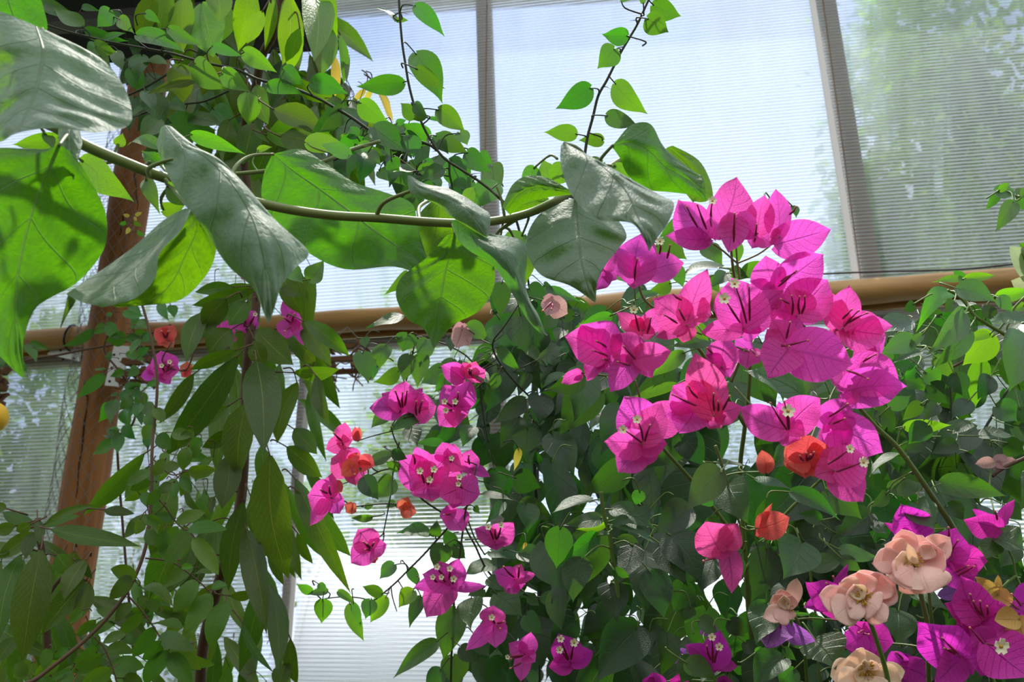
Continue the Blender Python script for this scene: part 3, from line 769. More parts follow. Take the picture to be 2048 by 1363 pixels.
# bright hanging leaf under it
hero([[(62, 297, 8), (92, 298, 4), (118, 291, 0), (136, 300, 4), (150, 312, 8)],
      [(-55, 305, 10), (12, 330, 4), (92, 350, 0), (142, 350, 5), (184, 366, 10)],
      [(-110, 400, 12), (-20, 420, 4), (64, 425, 0), (130, 430, 5), (212, 430, 12)],
      [(-120, 500, 12), (-30, 510, 4), (42, 510, 0), (125, 510, 5), (207, 500, 12)],
      [(-90, 600, 8), (-20, 592, 2), (32, 582, 0), (95, 580, 3), (150, 568, 8)],
      [(-40, 670, 2), (0, 650, 0), (30, 640, -3), (50, 636, 0), (76, 610, 3)],
      [(10, 722, -6), (22, 712, -7), (36, 705, -8), (43, 698, -7), (48, 680, -5)],
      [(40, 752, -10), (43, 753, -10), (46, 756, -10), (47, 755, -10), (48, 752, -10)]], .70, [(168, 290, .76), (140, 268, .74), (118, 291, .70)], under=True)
hero([[(-60, -50), (0, -70), (70, -40)], [(-70, 20), (20, 10, -6), (86, 12)], [(-40, 62), (40, 64, -6), (95, 56)], [(0, 110), (45, 100, -4), (80, 92)]], .74, under=True)
# small dark grey leaf
hero([[(119, 240, 25), (130, 236, 20), (142, 236, 15), (150, 238, 20), (156, 242, 25)],
      [(116, 270, 8), (128, 268, 0), (141, 268, -4), (153, 268, 0), (163, 277, 10)],
      [(122, 305, -8), (132, 305, -16), (143, 307, -18), (154, 302, -14), (164, 290, -2)],
      [(136, 335, -24), (141, 335, -27), (146, 337, -28), (150, 334, -26), (155, 325, -20)],
      [(146, 358, -34), (146, 359, -34), (147, 360, -34), (148, 359, -34), (148, 357, -34)]], .735, sub=4)
# long grey leaf, centre of the left half
hero([[(319, 266, 62), (322, 256, 60), (330, 250, 60), (343, 253, 60), (354, 263, 62)],
      [(314, 292, 45), (335, 290, 40), (362, 288, 35), (386, 290, 38), (408, 304, 40)],
      [(328, 332, 25), (365, 325, 20), (408, 312, 14), (432, 314, 20), (453, 330, 26)],
      [(350, 376, 5), (400, 366, -3), (452, 352, -8), (482, 360, 4), (508, 396, 14)],
      [(385, 426, -15), (435, 415, -26), (486, 400, -28), (530, 420, -15), (562, 452, -5)],
      [(415, 470, -30), (460, 468, -43), (511, 450, -48), (570, 470, -36), (617, 503, -24)],
      [(455, 530, -45), (490, 525, -58), (526, 510, -64), (560, 520, -56), (590, 536, -50)],
      [(505, 575, -60), (517, 575, -68), (534, 570, -73), (550, 575, -69), (564, 570, -65)],
      [(526, 622, -70), (530, 625, -75), (537, 629, -78), (543, 624, -75), (550, 612, -72)],
      [(535, 645, -80), (536, 645, -80), (537, 646, -80), (538, 645, -80), (539, 644, -80)]], .72, [(298, 350, .775), (296, 338, .76), (318, 326, .75), (345, 318, .745)], wr=.0065)
# folded leaf: bright half behind, dark half folded over in front of it
mb = MB(); V.n += 1; rv_ = V.rr.random()
loft(mb, face([[(380, 419, 0), (384, 419, 0), (390, 422, 0)], [(348, 470, 0), (394, 456, -2), (430, 472, 8)], [(305, 520, 0), (368, 516, -4), (427, 522, 8)], [(285, 570, 0), (345, 562, -4), (399, 567, 8)], [(240, 600, 0), (300, 604, -4), (351, 603, 4)], [(225, 612, -4), (240, 614, -4), (258, 611, -4)]], True), .705, 6, .003, rv_, 0, 31.0)
loft(mb, face([[(371, 416, 0), (376, 417, -2), (382, 419, -4)], [(328, 439, 34), (342, 455, 4), (361, 462, -24)], [(272, 489, 42), (294, 512, 0), (320, 505, -38)], [(220, 528, 40), (250, 555, -6), (310, 556, -46)], [(167, 563, 24), (205, 587, -14), (270, 596, -42)], [(132, 588, 4), (165, 604, -18), (206, 614, -28)]], False), .69, 6, .006, rv_, 0, 33.0)
pc = spx([(330, 358, .785), (352, 384, .775), (384, 419, .72)], .7, 5); mb.tube(pc, .0018, 8, 1)
mb.build('leaf', [M['vine'], M['vstem']], V.t)
hero([[(136, 588, 0), (142, 592, -3), (152, 600, 0)], [(132, 606, -2), (138, 610, -6), (147, 610, -2)], [(126, 632, -4), (129, 634, -7), (134, 630, -4)], [(120, 656, -8), (121, 657, -8), (122, 655, -8)]], .70, sub=4)
# wide bright leaf above the middle of the stem
hero([[(542, 313), (545, 311), (548, 308), (552, 306), (556, 305)],
      [(527, 350, -4), (550, 345, -2), (580, 336, 0), (600, 318, 8), (602, 298, 18)],
      [(525, 402, -8), (570, 402, -4), (632, 372, 0), (645, 345, 8), (647, 323, 20)],
      [(560, 452, -10), (612, 452, -6), (690, 414, 0), (700, 382, 8), (706, 363, 20)],
      [(612, 502, -10), (670, 497, -4), (745, 457, 2), (766, 420, 8), (772, 385, 18)],
      [(690, 538, -8), (742, 521, -2), (800, 495, 3), (820, 450, 8), (824, 407, 16)],
      [(790, 533, -6), (812, 526, -2), (838, 520, 0), (842, 490, 4), (836, 455, 10)],
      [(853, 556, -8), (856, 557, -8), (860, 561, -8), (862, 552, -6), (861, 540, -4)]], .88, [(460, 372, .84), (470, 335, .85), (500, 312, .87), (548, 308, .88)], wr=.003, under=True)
# bright heart-shaped leaf hanging below the stem
hero([[(893, 470), (902, 468), (910, 467), (920, 466), (932, 466)],
      [(853, 515, 4), (880, 510, 2), (902, 500, 0), (936, 490, 3), (964, 484, 6)],
      [(804, 553, 10), (845, 550, 3), (890, 545, 0), (945, 535, 4), (987, 524, 10)],
      [(792, 592, 10), (835, 592, 2), (882, 592, -2), (940, 585, 3), (987, 576, 10)],
      [(814, 636, 6), (845, 635, 0), (876, 635, -4), (920, 628, 0), (957, 622, 6)],
      [(848, 658, 0), (858, 660, -4), (872, 662, -6), (888, 657, -4), (906, 650, 0)],
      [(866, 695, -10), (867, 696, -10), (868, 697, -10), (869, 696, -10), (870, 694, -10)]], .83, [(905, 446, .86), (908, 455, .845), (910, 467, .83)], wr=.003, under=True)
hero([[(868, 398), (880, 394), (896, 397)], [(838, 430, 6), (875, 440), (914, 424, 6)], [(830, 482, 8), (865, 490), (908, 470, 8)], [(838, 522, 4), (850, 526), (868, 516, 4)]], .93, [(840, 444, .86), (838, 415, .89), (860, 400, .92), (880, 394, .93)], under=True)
# grey curled leaf over the stem, and the twisted one hanging under it
hero([[(815, 351, 20), (818, 350, 20), (823, 352, 20)], [(820, 384, 10), (835, 372, 4), (852, 368, 12)], [(848, 397, 0), (870, 386, -12), (892, 375, 2)], [(878, 412, -10), (905, 400, -24), (928, 392, -8)],
      [(904, 434, -25), (936, 420, -37), (962, 415, -18)], [(944, 459, -35), (961, 450, -44), (980, 430, -28)], [(972, 475, -45), (974, 474, -46), (978, 468, -45)]], .82, [(752, 434, .86), (768, 405, .85), (815, 384, .835), (850, 372, .83)], sub=6, wr=.0025)
hero([[(903, 440, 10), (925, 441, 5), (946, 446, 0)], [(914, 477, 0), (945, 465, -6), (974, 465, -4)], [(943, 504, -10), (980, 486, -20), (1041, 479, 6)], [(983, 526, -15), (1006, 506, -30), (1054, 508, 2)],
      [(1008, 561, -20), (1025, 541, -32), (1051, 565, -4)], [(1033, 601, -25), (1045, 586, -34), (1060, 600, -14)], [(1053, 636, -30), (1065, 626, -37), (1077, 630, -28)], [(1078, 664, -36), (1084, 664, -38), (1090, 664, -36)], [(1093, 671, -40), (1094, 671, -40), (1096, 669, -40)]], .80, sub=6, wr=.0022)
# broad grey leaf hanging beside it, and the quilted one above
hero([[(1124, 400, 56), (1140, 398, 54), (1152, 396, 50), (1166, 400, 52), (1182, 405, 54)],
      [(1077, 430, 40), (1110, 432, 30), (1155, 440, 20), (1196, 430, 28), (1232, 436, 36)],
      [(1053, 475, 20), (1100, 475, 5), (1158, 480, -5), (1210, 470, 5), (1253, 470, 16)],
      [(1057, 513, 0), (1105, 515, -12), (1162, 515, -22), (1205, 505, -12), (1241, 492, 2)],
      [(1084, 551, -20), (1120, 552, -30), (1170, 550, -40), (1196, 545, -33), (1211, 530, -25)],
      [(1140, 571, -35), (1155, 574, -42), (1178, 580, -50), (1188, 576, -45), (1195, 565, -42)],
      [(1186, 602, -50), (1188, 603, -51), (1190, 605, -52), (1191, 603, -51), (1192, 600, -50)]], .86, [(1110, 402, .88), (1132, 392, .90), (1152, 396, .91)], wr=.0065)
hero([[(1122, 290, 50), (1126, 287, 50), (1128, 284, 50), (1132, 288, 50), (1137, 291, 50)],
      [(1121, 325, 32), (1150, 315, 25), (1182, 316, 23), (1194, 319, 29), (1207, 326, 34)],
      [(1134, 371, 6), (1175, 360, 0), (1222, 347, -4), (1242, 349, 5), (1264, 359, 12)],
      [(1158, 409, -18), (1205, 400, -28), (1256, 387, -30), (1290, 386, -20), (1319, 389, -8)],
      [(1198, 439, -38), (1235, 431, -46), (1272, 426, -50), (1310, 416, -40), (1348, 406, -28)],
      [(1263, 446, -55), (1275, 451, -59), (1288, 456, -62), (1310, 451, -56), (1336, 446, -50)],
      [(1289, 481, -65), (1293, 483, -67), (1298, 483, -69), (1305, 481, -66), (1313, 478, -64)],
      [(1297, 501, -74), (1298, 502, -74), (1298, 503, -74), (1299, 502, -74), (1300, 500, -74)]], .75, [(1200, 350, .92), (1160, 300, .86), (1129, 286, .80)], wr=.0065)
# bright leaf at the top of the stem and the ones behind it
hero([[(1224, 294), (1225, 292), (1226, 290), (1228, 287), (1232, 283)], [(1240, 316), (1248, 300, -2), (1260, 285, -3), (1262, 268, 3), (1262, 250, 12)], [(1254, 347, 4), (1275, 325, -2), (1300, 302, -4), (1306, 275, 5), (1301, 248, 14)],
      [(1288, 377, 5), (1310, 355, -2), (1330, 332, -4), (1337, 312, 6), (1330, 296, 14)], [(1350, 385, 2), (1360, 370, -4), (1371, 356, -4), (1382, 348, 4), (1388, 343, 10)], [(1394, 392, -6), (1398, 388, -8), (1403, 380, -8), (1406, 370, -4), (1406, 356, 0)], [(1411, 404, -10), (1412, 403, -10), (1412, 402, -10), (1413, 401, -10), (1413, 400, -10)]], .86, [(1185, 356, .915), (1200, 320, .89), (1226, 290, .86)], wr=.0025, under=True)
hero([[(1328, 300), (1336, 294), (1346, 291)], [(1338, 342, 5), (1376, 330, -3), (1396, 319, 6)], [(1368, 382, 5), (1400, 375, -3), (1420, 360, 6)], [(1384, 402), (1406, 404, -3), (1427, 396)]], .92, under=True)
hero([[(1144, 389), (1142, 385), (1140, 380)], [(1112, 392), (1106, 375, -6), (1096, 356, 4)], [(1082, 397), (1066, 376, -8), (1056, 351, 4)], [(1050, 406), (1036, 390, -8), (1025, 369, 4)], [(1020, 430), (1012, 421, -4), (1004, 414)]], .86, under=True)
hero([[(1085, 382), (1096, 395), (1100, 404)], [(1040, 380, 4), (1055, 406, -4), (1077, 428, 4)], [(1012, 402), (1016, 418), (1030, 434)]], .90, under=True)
V.leaf('X', .93, [(1100, 372, 1085, 318, 52, 't'), (1165, 340, 1118, 352, 42, 't'), (1205, 325, 1170, 352, 40, 't'), (1068, 335, 1040, 388, 40, 't'), (1390, 395, 1398, 360, 40, 'f'),
    (1125, 330, 1095, 372, 44, 't'), (1045, 470, 1008, 520, 52, 't'), (1038, 500, 1050, 575, 60, 't'), (1000, 480, 990, 540, 46, 't'), (930, 402, 950, 372, 30, 't'), (1230, 330, 1262, 372, 36, 't')], mx=.04, pr=.0014)
V.leaf('X', .80, [(165, 322, 274, 402, 62, 't'), (335, 372, 395, 408, 36, 't'), (325, 420, 372, 408, 34, 't'), (292, 360, 320, 428, 30, ''), (236, 290, 246, 265, 24, 't'), (120, 275, 22, 290, 38, 't'), (92, 268, 106, 300, 22, 'g'), (320, 298, 252, 288, 22, 'gb'), (322, 330, 282, 300, 30, 'g'),
    (12, 205, -10, 270, 70, 't'), (0, 215, 16, 200, 40, 't')], mx=.03, pr=.0016, dj=.02)
V.leaf('X', .95, [(383, 268, 492, 309, 32, 't'), (612, 285, 704, 300, 40, 't'), (700, 310, 640, 290, 30, 't'), (515, 300, 545, 294, 14, 't'), (620, 560, 648, 520, 40, 't'), (575, 535, 606, 566, 34, '')], mx=.04)
V.done()

# ================================================================== bougainvillea canes, top
CN = Plant('bougainvillea_canes', P(1095, 1500, 1.6), 'arching thorny bougainvillea canes with green leaves against the bright sheets', 'climbing plant', M['boug'], M['dstem'], 21)
CN.t.location.z = 0; WORLD[CN.t.name] = CN.t.location.copy()
CN.stem('B', [(343, -60), (347, 40), (352, 120), (365, 260), (382, 370), (400, 480), (430, 600), (470, 700), (520, 800), (600, 915), (700, 985), (800, 1050), (880, 1110), (940, 1165), (1010, 1240, 1.14), (1060, 1400, 1.25), (1110, 1700, 1.45)], 1.08, .0013, .0018, ground=True, thorns=9)
CN.stem('B', [(1830, -40), (1800, 10), (1740, 140), (1690, 225), (1640, 310), (1600, 390), (1560, 470), (1510, 560), (1480, 680), (1450, 790), (1435, 880), (1425, 960)], 1.04, .0012, .0017, thorns=8)
CN.stem('A', [(150, 110), (270, 145), (380, 180), (500, 210), (640, 245), (780, 270), (900, 292), (1000, 310), (1120, 345), (1240, 375), (1330, 393), (1400, 412), (1500, 460), (1600, 487), (1700, 510), (1850, 570), (1950, 625), (2060, 690), (2200, 790)], 1.18, .0014, .0020, thorns=6)
CN.stem('B', [(330, 790), (420, 815), (520, 845), (570, 880)], 1.1, .0018)
CN.stem('B', [(640, 950), (640, 1010), (650, 1060), (660, 1115)], 1.1, .0013)
CN.stem('B', [(-40, 930), (90, 870), (180, 830), (250, 825)], 1.15, .0030, .0022)
CN.stem('B', [(330, 920), (400, 970), (460, 1020)], 1.15, .0016, m=M['bstem'])
CN.stem('A', [(760, 690), (860, 655), (1000, 615), (1100, 605), (1200, 590), (1340, 530)], 1.5, .0018)
CN.stem('A', [(740, 560), (850, 510), (1000, 420), (1090, 370)], 1.5, .0020)
CN.stem('A', [(1180, 820), (1300, 800), (1450, 785), (1540, 770)], 1.5, .0018, m=M['bstem'])
CN.leaf('B', 1.08, [(440, 30, 612, 212, 100, 't'), (325, 125, 200, 48, 42, 'g'), (330, 120, 402, 120, 34, ''), (445, 315, 602, 600, 178, 't'), (450, 402, 622, 520, 92, 'n'), (372, 482, 95, 508, 128, 'tb'),
    (440, 680, 352, 600, 92, ''), (440, 605, 518, 688, 74, ''), (575, 640, 735, 772, 128, 't'), (520, 690, 600, 718, 26, ''), (500, 670, 420, 700, 50, '')], tl=(-.2, .4), mx=.045)
CN.leaf('B', 1.12, [(700, 775, 745, 850, 90, ''), (525, 800, 380, 715, 120, ''), (120, 600, 300, 720, 126, 't'), (195, 745, 415, 905, 150, ''), (570, 800, 760, 905, 120, ''), (745, 890, 890, 1010, 120, ''), (890, 970, 950, 1140, 148, ''),
    (640, 945, 765, 1125, 150, ''), (920, 1080, 775, 1225, 150, 't'), (380, 780, 525, 850, 84, ''), (400, 800, 430, 925, 120, 't'), (560, 790, 640, 905, 90, ''), (600, 985, 455, 1060, 96, 'g'), (225, 1000, 390, 1095, 96, 'g'),
    (420, 1000, 290, 1020, 84, 'g'), (500, 935, 550, 1000, 62, ''), (255, 870, 312, 935, 60, 'g'), (160, 890, 245, 980, 92, 'g'), (20, 870, 140, 800, 120, ''), (110, 855, 215, 915, 100, ''), (60, 790, 5, 880, 80, 'y'),
    (300, 940, 350, 1000, 100, ''), (460, 1000, 590, 960, 60, ''), (100, 800, 60, 740, 90, ''), (700, 960, 770, 1080, 110, ''), (480, 1060, 560, 1160, 90, ''), (330, 720, 390, 700, 40, ''), (780, 1060, 700, 1120, 80, ''), (820, 900, 900, 960, 80, '')], mx=.04)
CN.leaf('B', 1.04, [(1800, 108, 1925, 188, 140, 't'), (1830, 30, 1998, 95, 130, 't'), (1605, 285, 1505, 402, 140, 't'), (1680, 210, 1530, 200, 112, 'n'), (1465, 512, 1258, 636, 142, 't'), (1610, 490, 1802, 664, 142, 't'),
    (1560, 675, 1742, 735, 106, ''), (1382, 782, 1190, 772, 102, 't'), (1540, 822, 1392, 818, 82, 't'), (1640, 4, 1730, -6, 30, ''), (1775, 20, 1760, -60, 40, '')], tl=(-.2, .3), mx=.05)
CN.leaf('A', 1.17, [(480, 150, 315, 45, 96, 't'), (500, 175, 755, 240, 84, 't'), (800, 205, 1085, 312, 112, 't'), (985, 165, 1190, 270, 84, 't'), (1240, 265, 1425, 335, 66, 't'), (1425, 300, 1628, 425, 112, 't'), (1560, 505, 1790, 560, 92, ''),
    (1660, 410, 1785, 500, 110, ''), (1820, 480, 2035, 550, 124, ''), (1140, 370, 1330, 525, 150, ''), (1300, 430, 1470, 540, 120, ''), (240, 20, 410, 62, 70, 't'), (480, 40, 585, 65, 42, ''), (270, 40, 360, 110, 60, 't'),
    (700, 110, 790, 200, 84, ''), (640, 60, 560, 160, 110, ''), (850, 75, 950, 140, 60, ''), (560, 270, 690, 300, 90, ''), (610, 230, 740, 200, 40, 'g'), (900, 200, 820, 190, 26, 'g')], mx=.04)
CN.leaf('A', 1.5, [(830, 330, 800, 480, 110, ''), (860, 360, 990, 380, 70, 'g'), (870, 500, 960, 440, 60, 'g'), (770, 400, 830, 560, 110, 't'), (860, 560, 960, 740, 150, 't'), (850, 540, 900, 660, 90, ''), (1180, 520, 1230, 660, 120, ''), (1000, 590, 1100, 660, 90, ''),
    (1110, 690, 1320, 740, 90, 'g'), (930, 700, 820, 820, 120, ''), (780, 670, 900, 600, 30, 'g'), (1000, 720, 1280, 760, 160, ''), (1250, 640, 1400, 780, 140, 'g'), (1490, 755, 1580, 840, 36, 'g'), (640, 90, 720, 130, 80, ''), (580, 270, 520, 340, 100, ''), (680, 300, 720, 420, 80, ''), (590, 330, 650, 400, 70, '')], mx=.05)
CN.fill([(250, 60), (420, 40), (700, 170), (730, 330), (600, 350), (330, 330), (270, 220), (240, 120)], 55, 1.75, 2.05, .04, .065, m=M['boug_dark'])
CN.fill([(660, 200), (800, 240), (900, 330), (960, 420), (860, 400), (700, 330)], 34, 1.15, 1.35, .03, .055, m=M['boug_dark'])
CN.done()
# ================================================================== mango tree
MG = Plant('mango_tree', P(470, 1500, 1.55), 'young mango tree with long drooping dark leaves in front of the post', 'tree', M['mango'], M['bstem'], 31)
MG.t.location.z = 0; WORLD[MG.t.name] = MG.t.location.copy()
MG.stem('X', [(570, -40, 1.4), (560, 10, 1.4), (548, 65, 1.4), (525, 110, 1.42), (512, 170, 1.44), (492, 240, 1.5), (488, 320, 1.56), (500, 420, 1.55), (510, 520, 1.53), (512, 610, 1.52), (500, 680, 1.5), (492, 760, 1.5), (490, 860, 1.5), (486, 950, 1.5), (478, 1020, 1.5), (450, 1120, 1.5), (428, 1200, 1.52), (405, 1300, 1.54), (400, 1420, 1.56)], 1.5, .006, .0095, name='trunk', ground=True)
MG.stem('X', [(548, 65), (530, 95), (505, 110), (490, 115)], 1.58, .002, .0012)
MG.stem('X', [(555, 20), (580, 35), (595, 60)], 1.58, .002, .0012)
MK = dict(kind='mango', mx=.05, pr=.0013)
MG.leaf('A', 1.38, [(900, -40, 805, 230, 122, 't'), (975, -70, 940, 192, 118, 't'), (1085, -30, 1085, 325, 145, 't'), (1230, -90, 1280, 135, 150, 'n'), (1180, 20, 1260, 345, 226, ''), (1460, -90, 1395, 300, 150, ''), (1535, 65, 1450, 262, 108, 'n'),
    (1690, -30, 1640, 385, 150, 't'), (1755, 165, 1695, 425, 100, ''), (1990, 200, 2000, 505, 56, ''), (1600, -30, 1540, 300, 70, ''), (1445, 535, 1455, 730, 140, ''), (1500, 500, 1570, 728, 118, 'g')], mat=M['mango_young'], **MK)
MG.leaf('A', 1.34, [(1040, 370, 1068, 605, 150, ''), (1600, 640, 1890, 770, 150, ''), (1560, 790, 1950, 800, 200, ''), (1950, 560, 1960, 720, 110, ''), (1190, 450, 860, 560, 60, ''), (1000, 380, 1200, 480, 60, ''), (1640, 800, 1900, 870, 160, '')], mat=M['mango'], **MK)
MG.leaf('A', 1.30, [(1820, -80, 1832, 425, 186, 'g'), (1925, -90, 1965, 270, 104, 't'), (1935, 150, 1880, 440, 84, 'g')], mat=M['mango_young'], **MK)
MG.leaf('A', 1.42, [(1960, 330, 1960, 570, 60, 'Y'), (2000, 240, 2012, 520, 40, 'g')], **MK)
MG.leaf('B', 1.7, [(150, 520, 70, 600, 40, 'Y'), (220, 520, 290, 700, 44, 'Y'), (230, 530, 310, 720, 26, 'Y'), (190, 520, 150, 620, 36, 'Y')], mat=M['mango_young'], **MK)
MG.leaf('A', 1.46, [(1330, 30, 1300, 240, 120, ''), (1700, 230, 1760, 420, 110, ''), (1400, 420, 1380, 700, 140, ''), (1480, 720, 1420, 960, 150, ''), (1560, 860, 1480, 1060, 130, 't'), (1240, 300, 1180, 560, 140, 't'), (1080, 200, 1040, 420, 120, 't'), (1340, 700, 1260, 900, 120, '')], mat=M['mango'], **MK)
MK2 = dict(kind='mango', mx=.05, pr=.0013, dj=.05)
MG.leaf('D', 1.45, [(1385, 800, 962, 1372, 176, 'n'), (1130, 900, 925, 1185, 92, ''), (1380, 760, 1110, 880, 84, ''), (1500, 820, 1545, 1392, 212, 'n'), (1500, 640, 1735, 860, 170, ''), (1780, 592, 2045, 800, 110, 'nb'), (1765, 620, 1945, 860, 120, 'g'), (1720, 890, 1985, 875, 88, ''),
    (1850, 912, 1942, 1205, 90, ''), (1740, 950, 1630, 1310, 126, ''), (1440, 1070, 1395, 1510, 186, 'n'), (1330, 1090, 1145, 1235, 84, 't'), (1720, 1220, 1860, 1370, 116, ''), (1490, 820, 1560, 1010, 120, 't'), (1490, 700, 1550, 860, 110, 't'), (1190, 540, 1090, 840, 124, ''), (1500, 390, 1190, 470, 110, ''),
    (1360, 390, 1140, 420, 80, ''), (1450, 400, 1120, 500, 90, ''), (1320, 460, 1180, 640, 140, ''), (1350, 640, 1220, 780, 150, ''), (1240, 560, 1190, 700, 110, ''), (1440, 480, 1330, 620, 130, ''), (1640, 300, 1780, 560, 120, 't'), (1720, 260, 1800, 480, 80, 't'), (1650, 400, 1760, 440, 90, 'g'),
    (1480, 980, 1540, 1130, 90, 't'), (1360, 1230, 1180, 1330, 90, ''), (1480, 900, 1420, 1000, 60, ''), (1840, 830, 1790, 760, 80, '')], **MK2)
MG.leaf('I', 1.45, [(840, 30, 488, 395, 118, 'tn'), (1065, 470, 885, 965, 186, ''), (1010, 200, 880, 640, 150, ''), (1425, 310, 1335, 832, 134, 'n'), (1440, 475, 1548, 1075, 152, 'n'), (1470, 290, 1545, 560, 96, ''), (1580, 40, 1702, 750, 236, 'n'), (1340, 40, 1305, 365, 164, ''), (1530, -20, 1550, 250, 96, ''),
    (1680, -10, 1895, 168, 124, ''), (1730, 180, 2022, 835, 120, 'g'), (1790, 290, 2052, 630, 120, 't'), (1740, 490, 1832, 672, 62, ''), (1570, 780, 1640, 1285, 122, 'g'), (1420, 620, 1520, 1090, 100, 't'), (1700, 1110, 1740, 1380, 84, 't'), (1420, 1020, 1615, 1335, 48, 'g'), (1250, 280, 1200, 420, 80, ''),
    (1240, 420, 1150, 690, 96, ''), (1130, 540, 980, 850, 90, 'd'), (1200, 640, 1060, 900, 120, ''), (1680, 1250, 1640, 1420, 110, ''), (1580, 560, 1660, 800, 70, ''), (1350, 860, 1500, 830, 60, '')], **MK2)
MG.fill([(400, 560), (640, 520), (640, 760), (600, 1000), (590, 1363), (330, 1363), (330, 1000), (430, 760)], 55, 1.55, 1.9, .10, .16, 'mango', (.2, .28), M['mango'], spread=45)
MG.fill([(330, -40), (660, -40), (650, 180), (560, 330), (400, 330), (330, 160)], 55, 1.66, 1.95, .10, .15, 'mango', (.24, .32), M['mango'], spread=45)
MG.fill([(560, 170), (720, 190), (740, 300), (600, 340)], 26, 1.5, 1.75, .08, .12, 'mango', (.26, .36), M['mango'], spread=110)
MG.done()

# second mango at the lower corner
MS = Plant('mango_sapling', P(60, 1500, 1.3), 'second mango plant with a whorl of leaves at the foot of the timber post', 'tree', M['mango'], M['bstem'], 41)
MS.t.location.z = 0; WORLD[MS.t.name] = MS.t.location.copy()
MS.stem('X', [(76, 1035), (78, 1070), (84, 1105), (90, 1200), (95, 1300), (95, 1420)], 1.32, .004, .007, name='trunk', ground=True)
MS.stem('X', [(90, 1200), (130, 1150), (175, 1160)], 1.32, .003, .002)
MS.leaf('I', 1.28, [(260, 440, 560, 328, 50, 'g'), (300, 470, 805, 548, 108, 'gn'), (610, 355, 792, 392, 66, 'g'), (215, 470, 15, 372, 82, 'g'), (205, 490, 150, 640, 82, 'g'), (200, 490, -10, 640, 100, ''), (240, 590, 128, 1245, 202, 'n'), (120, 620, -10, 1120, 140, 'd'), (430, 600, 425, 860, 120, ''),
    (500, 770, 235, 1085, 130, ''), (90, 1100, -20, 1260, 90, ''), (220, 420, 230, 560, 60, ''), (250, 460, 470, 390, 60, 'g'), (40, 350, -30, 330, 60, ''), (90, 450, -30, 480, 80, ''), (60, 560, -30, 620, 90, 'g'), (180, 440, 90, 480, 70, ''), (500, 650, 380, 900, 110, ''), (520, 780, 420, 1030, 100, ''), (440, 650, 540, 760, 60, ''), (330, 620, 420, 740, 110, 't')], kind='mango', mx=.04, pr=.0013)
MS.fill([(-20, 1080), (200, 1080), (220, 1363), (-20, 1363)], 30, 1.4, 1.75, .10, .15, 'mango', (.2, .28), M['mango'], spread=50)
MS.done()

# ================================================================== pinnate climber
PV = Plant('pinnate_climber', P(-140, 1600, 1.15), 'thin brown climbing stem with small paired oval leaflets', 'climber', M['pinnate'], M['bstem'], 51)
PV.t.location.z = 0; WORLD[PV.t.name] = PV.t.location.copy()
PV.stem('X', [(240, 560, 1.36), (272, 575, 1.36), (284, 608, 1.35), (296, 650, 1.34), (305, 690, 1.33), (313, 740, 1.32), (314, 790, 1.31), (308, 850, 1.30), (304, 906, 1.28), (302, 1000, 1.26), (292, 1090, 1.24), (264, 1165, 1.22), (222, 1226, 1.2), (165, 1284, 1.18), (80, 1352, 1.16)], 1.2, .0017, .0028, ground=True)
PV.stem('I', [(750, 860), (820, 935), (870, 1000), (930, 1090), (975, 1170), (1010, 1220)], 1.19, .0012, .0008)
PV.stem('I', [(550, 1095), (600, 1150), (640, 1230), (665, 1300), (690, 1380)], 1.17, .0011, .0008)
PV.stem('I', [(880, 250), (960, 330), (1040, 440), (1115, 490), (1150, 540)], 1.22, .0011, .0009)
PV.stem('I', [(895, 60), (1000, 150), (1090, 130)], 1.25, .0010, .0008)
PV.stem('I', [(850, 640), (1000, 660), (1120, 740), (1200, 810), (1240, 860)], 1.24, .0012, .0009)
PK = dict(kind='el', name='leaflet', mx=.016, pr=.0007, dj=.02, tl=(0.0, 0.9))
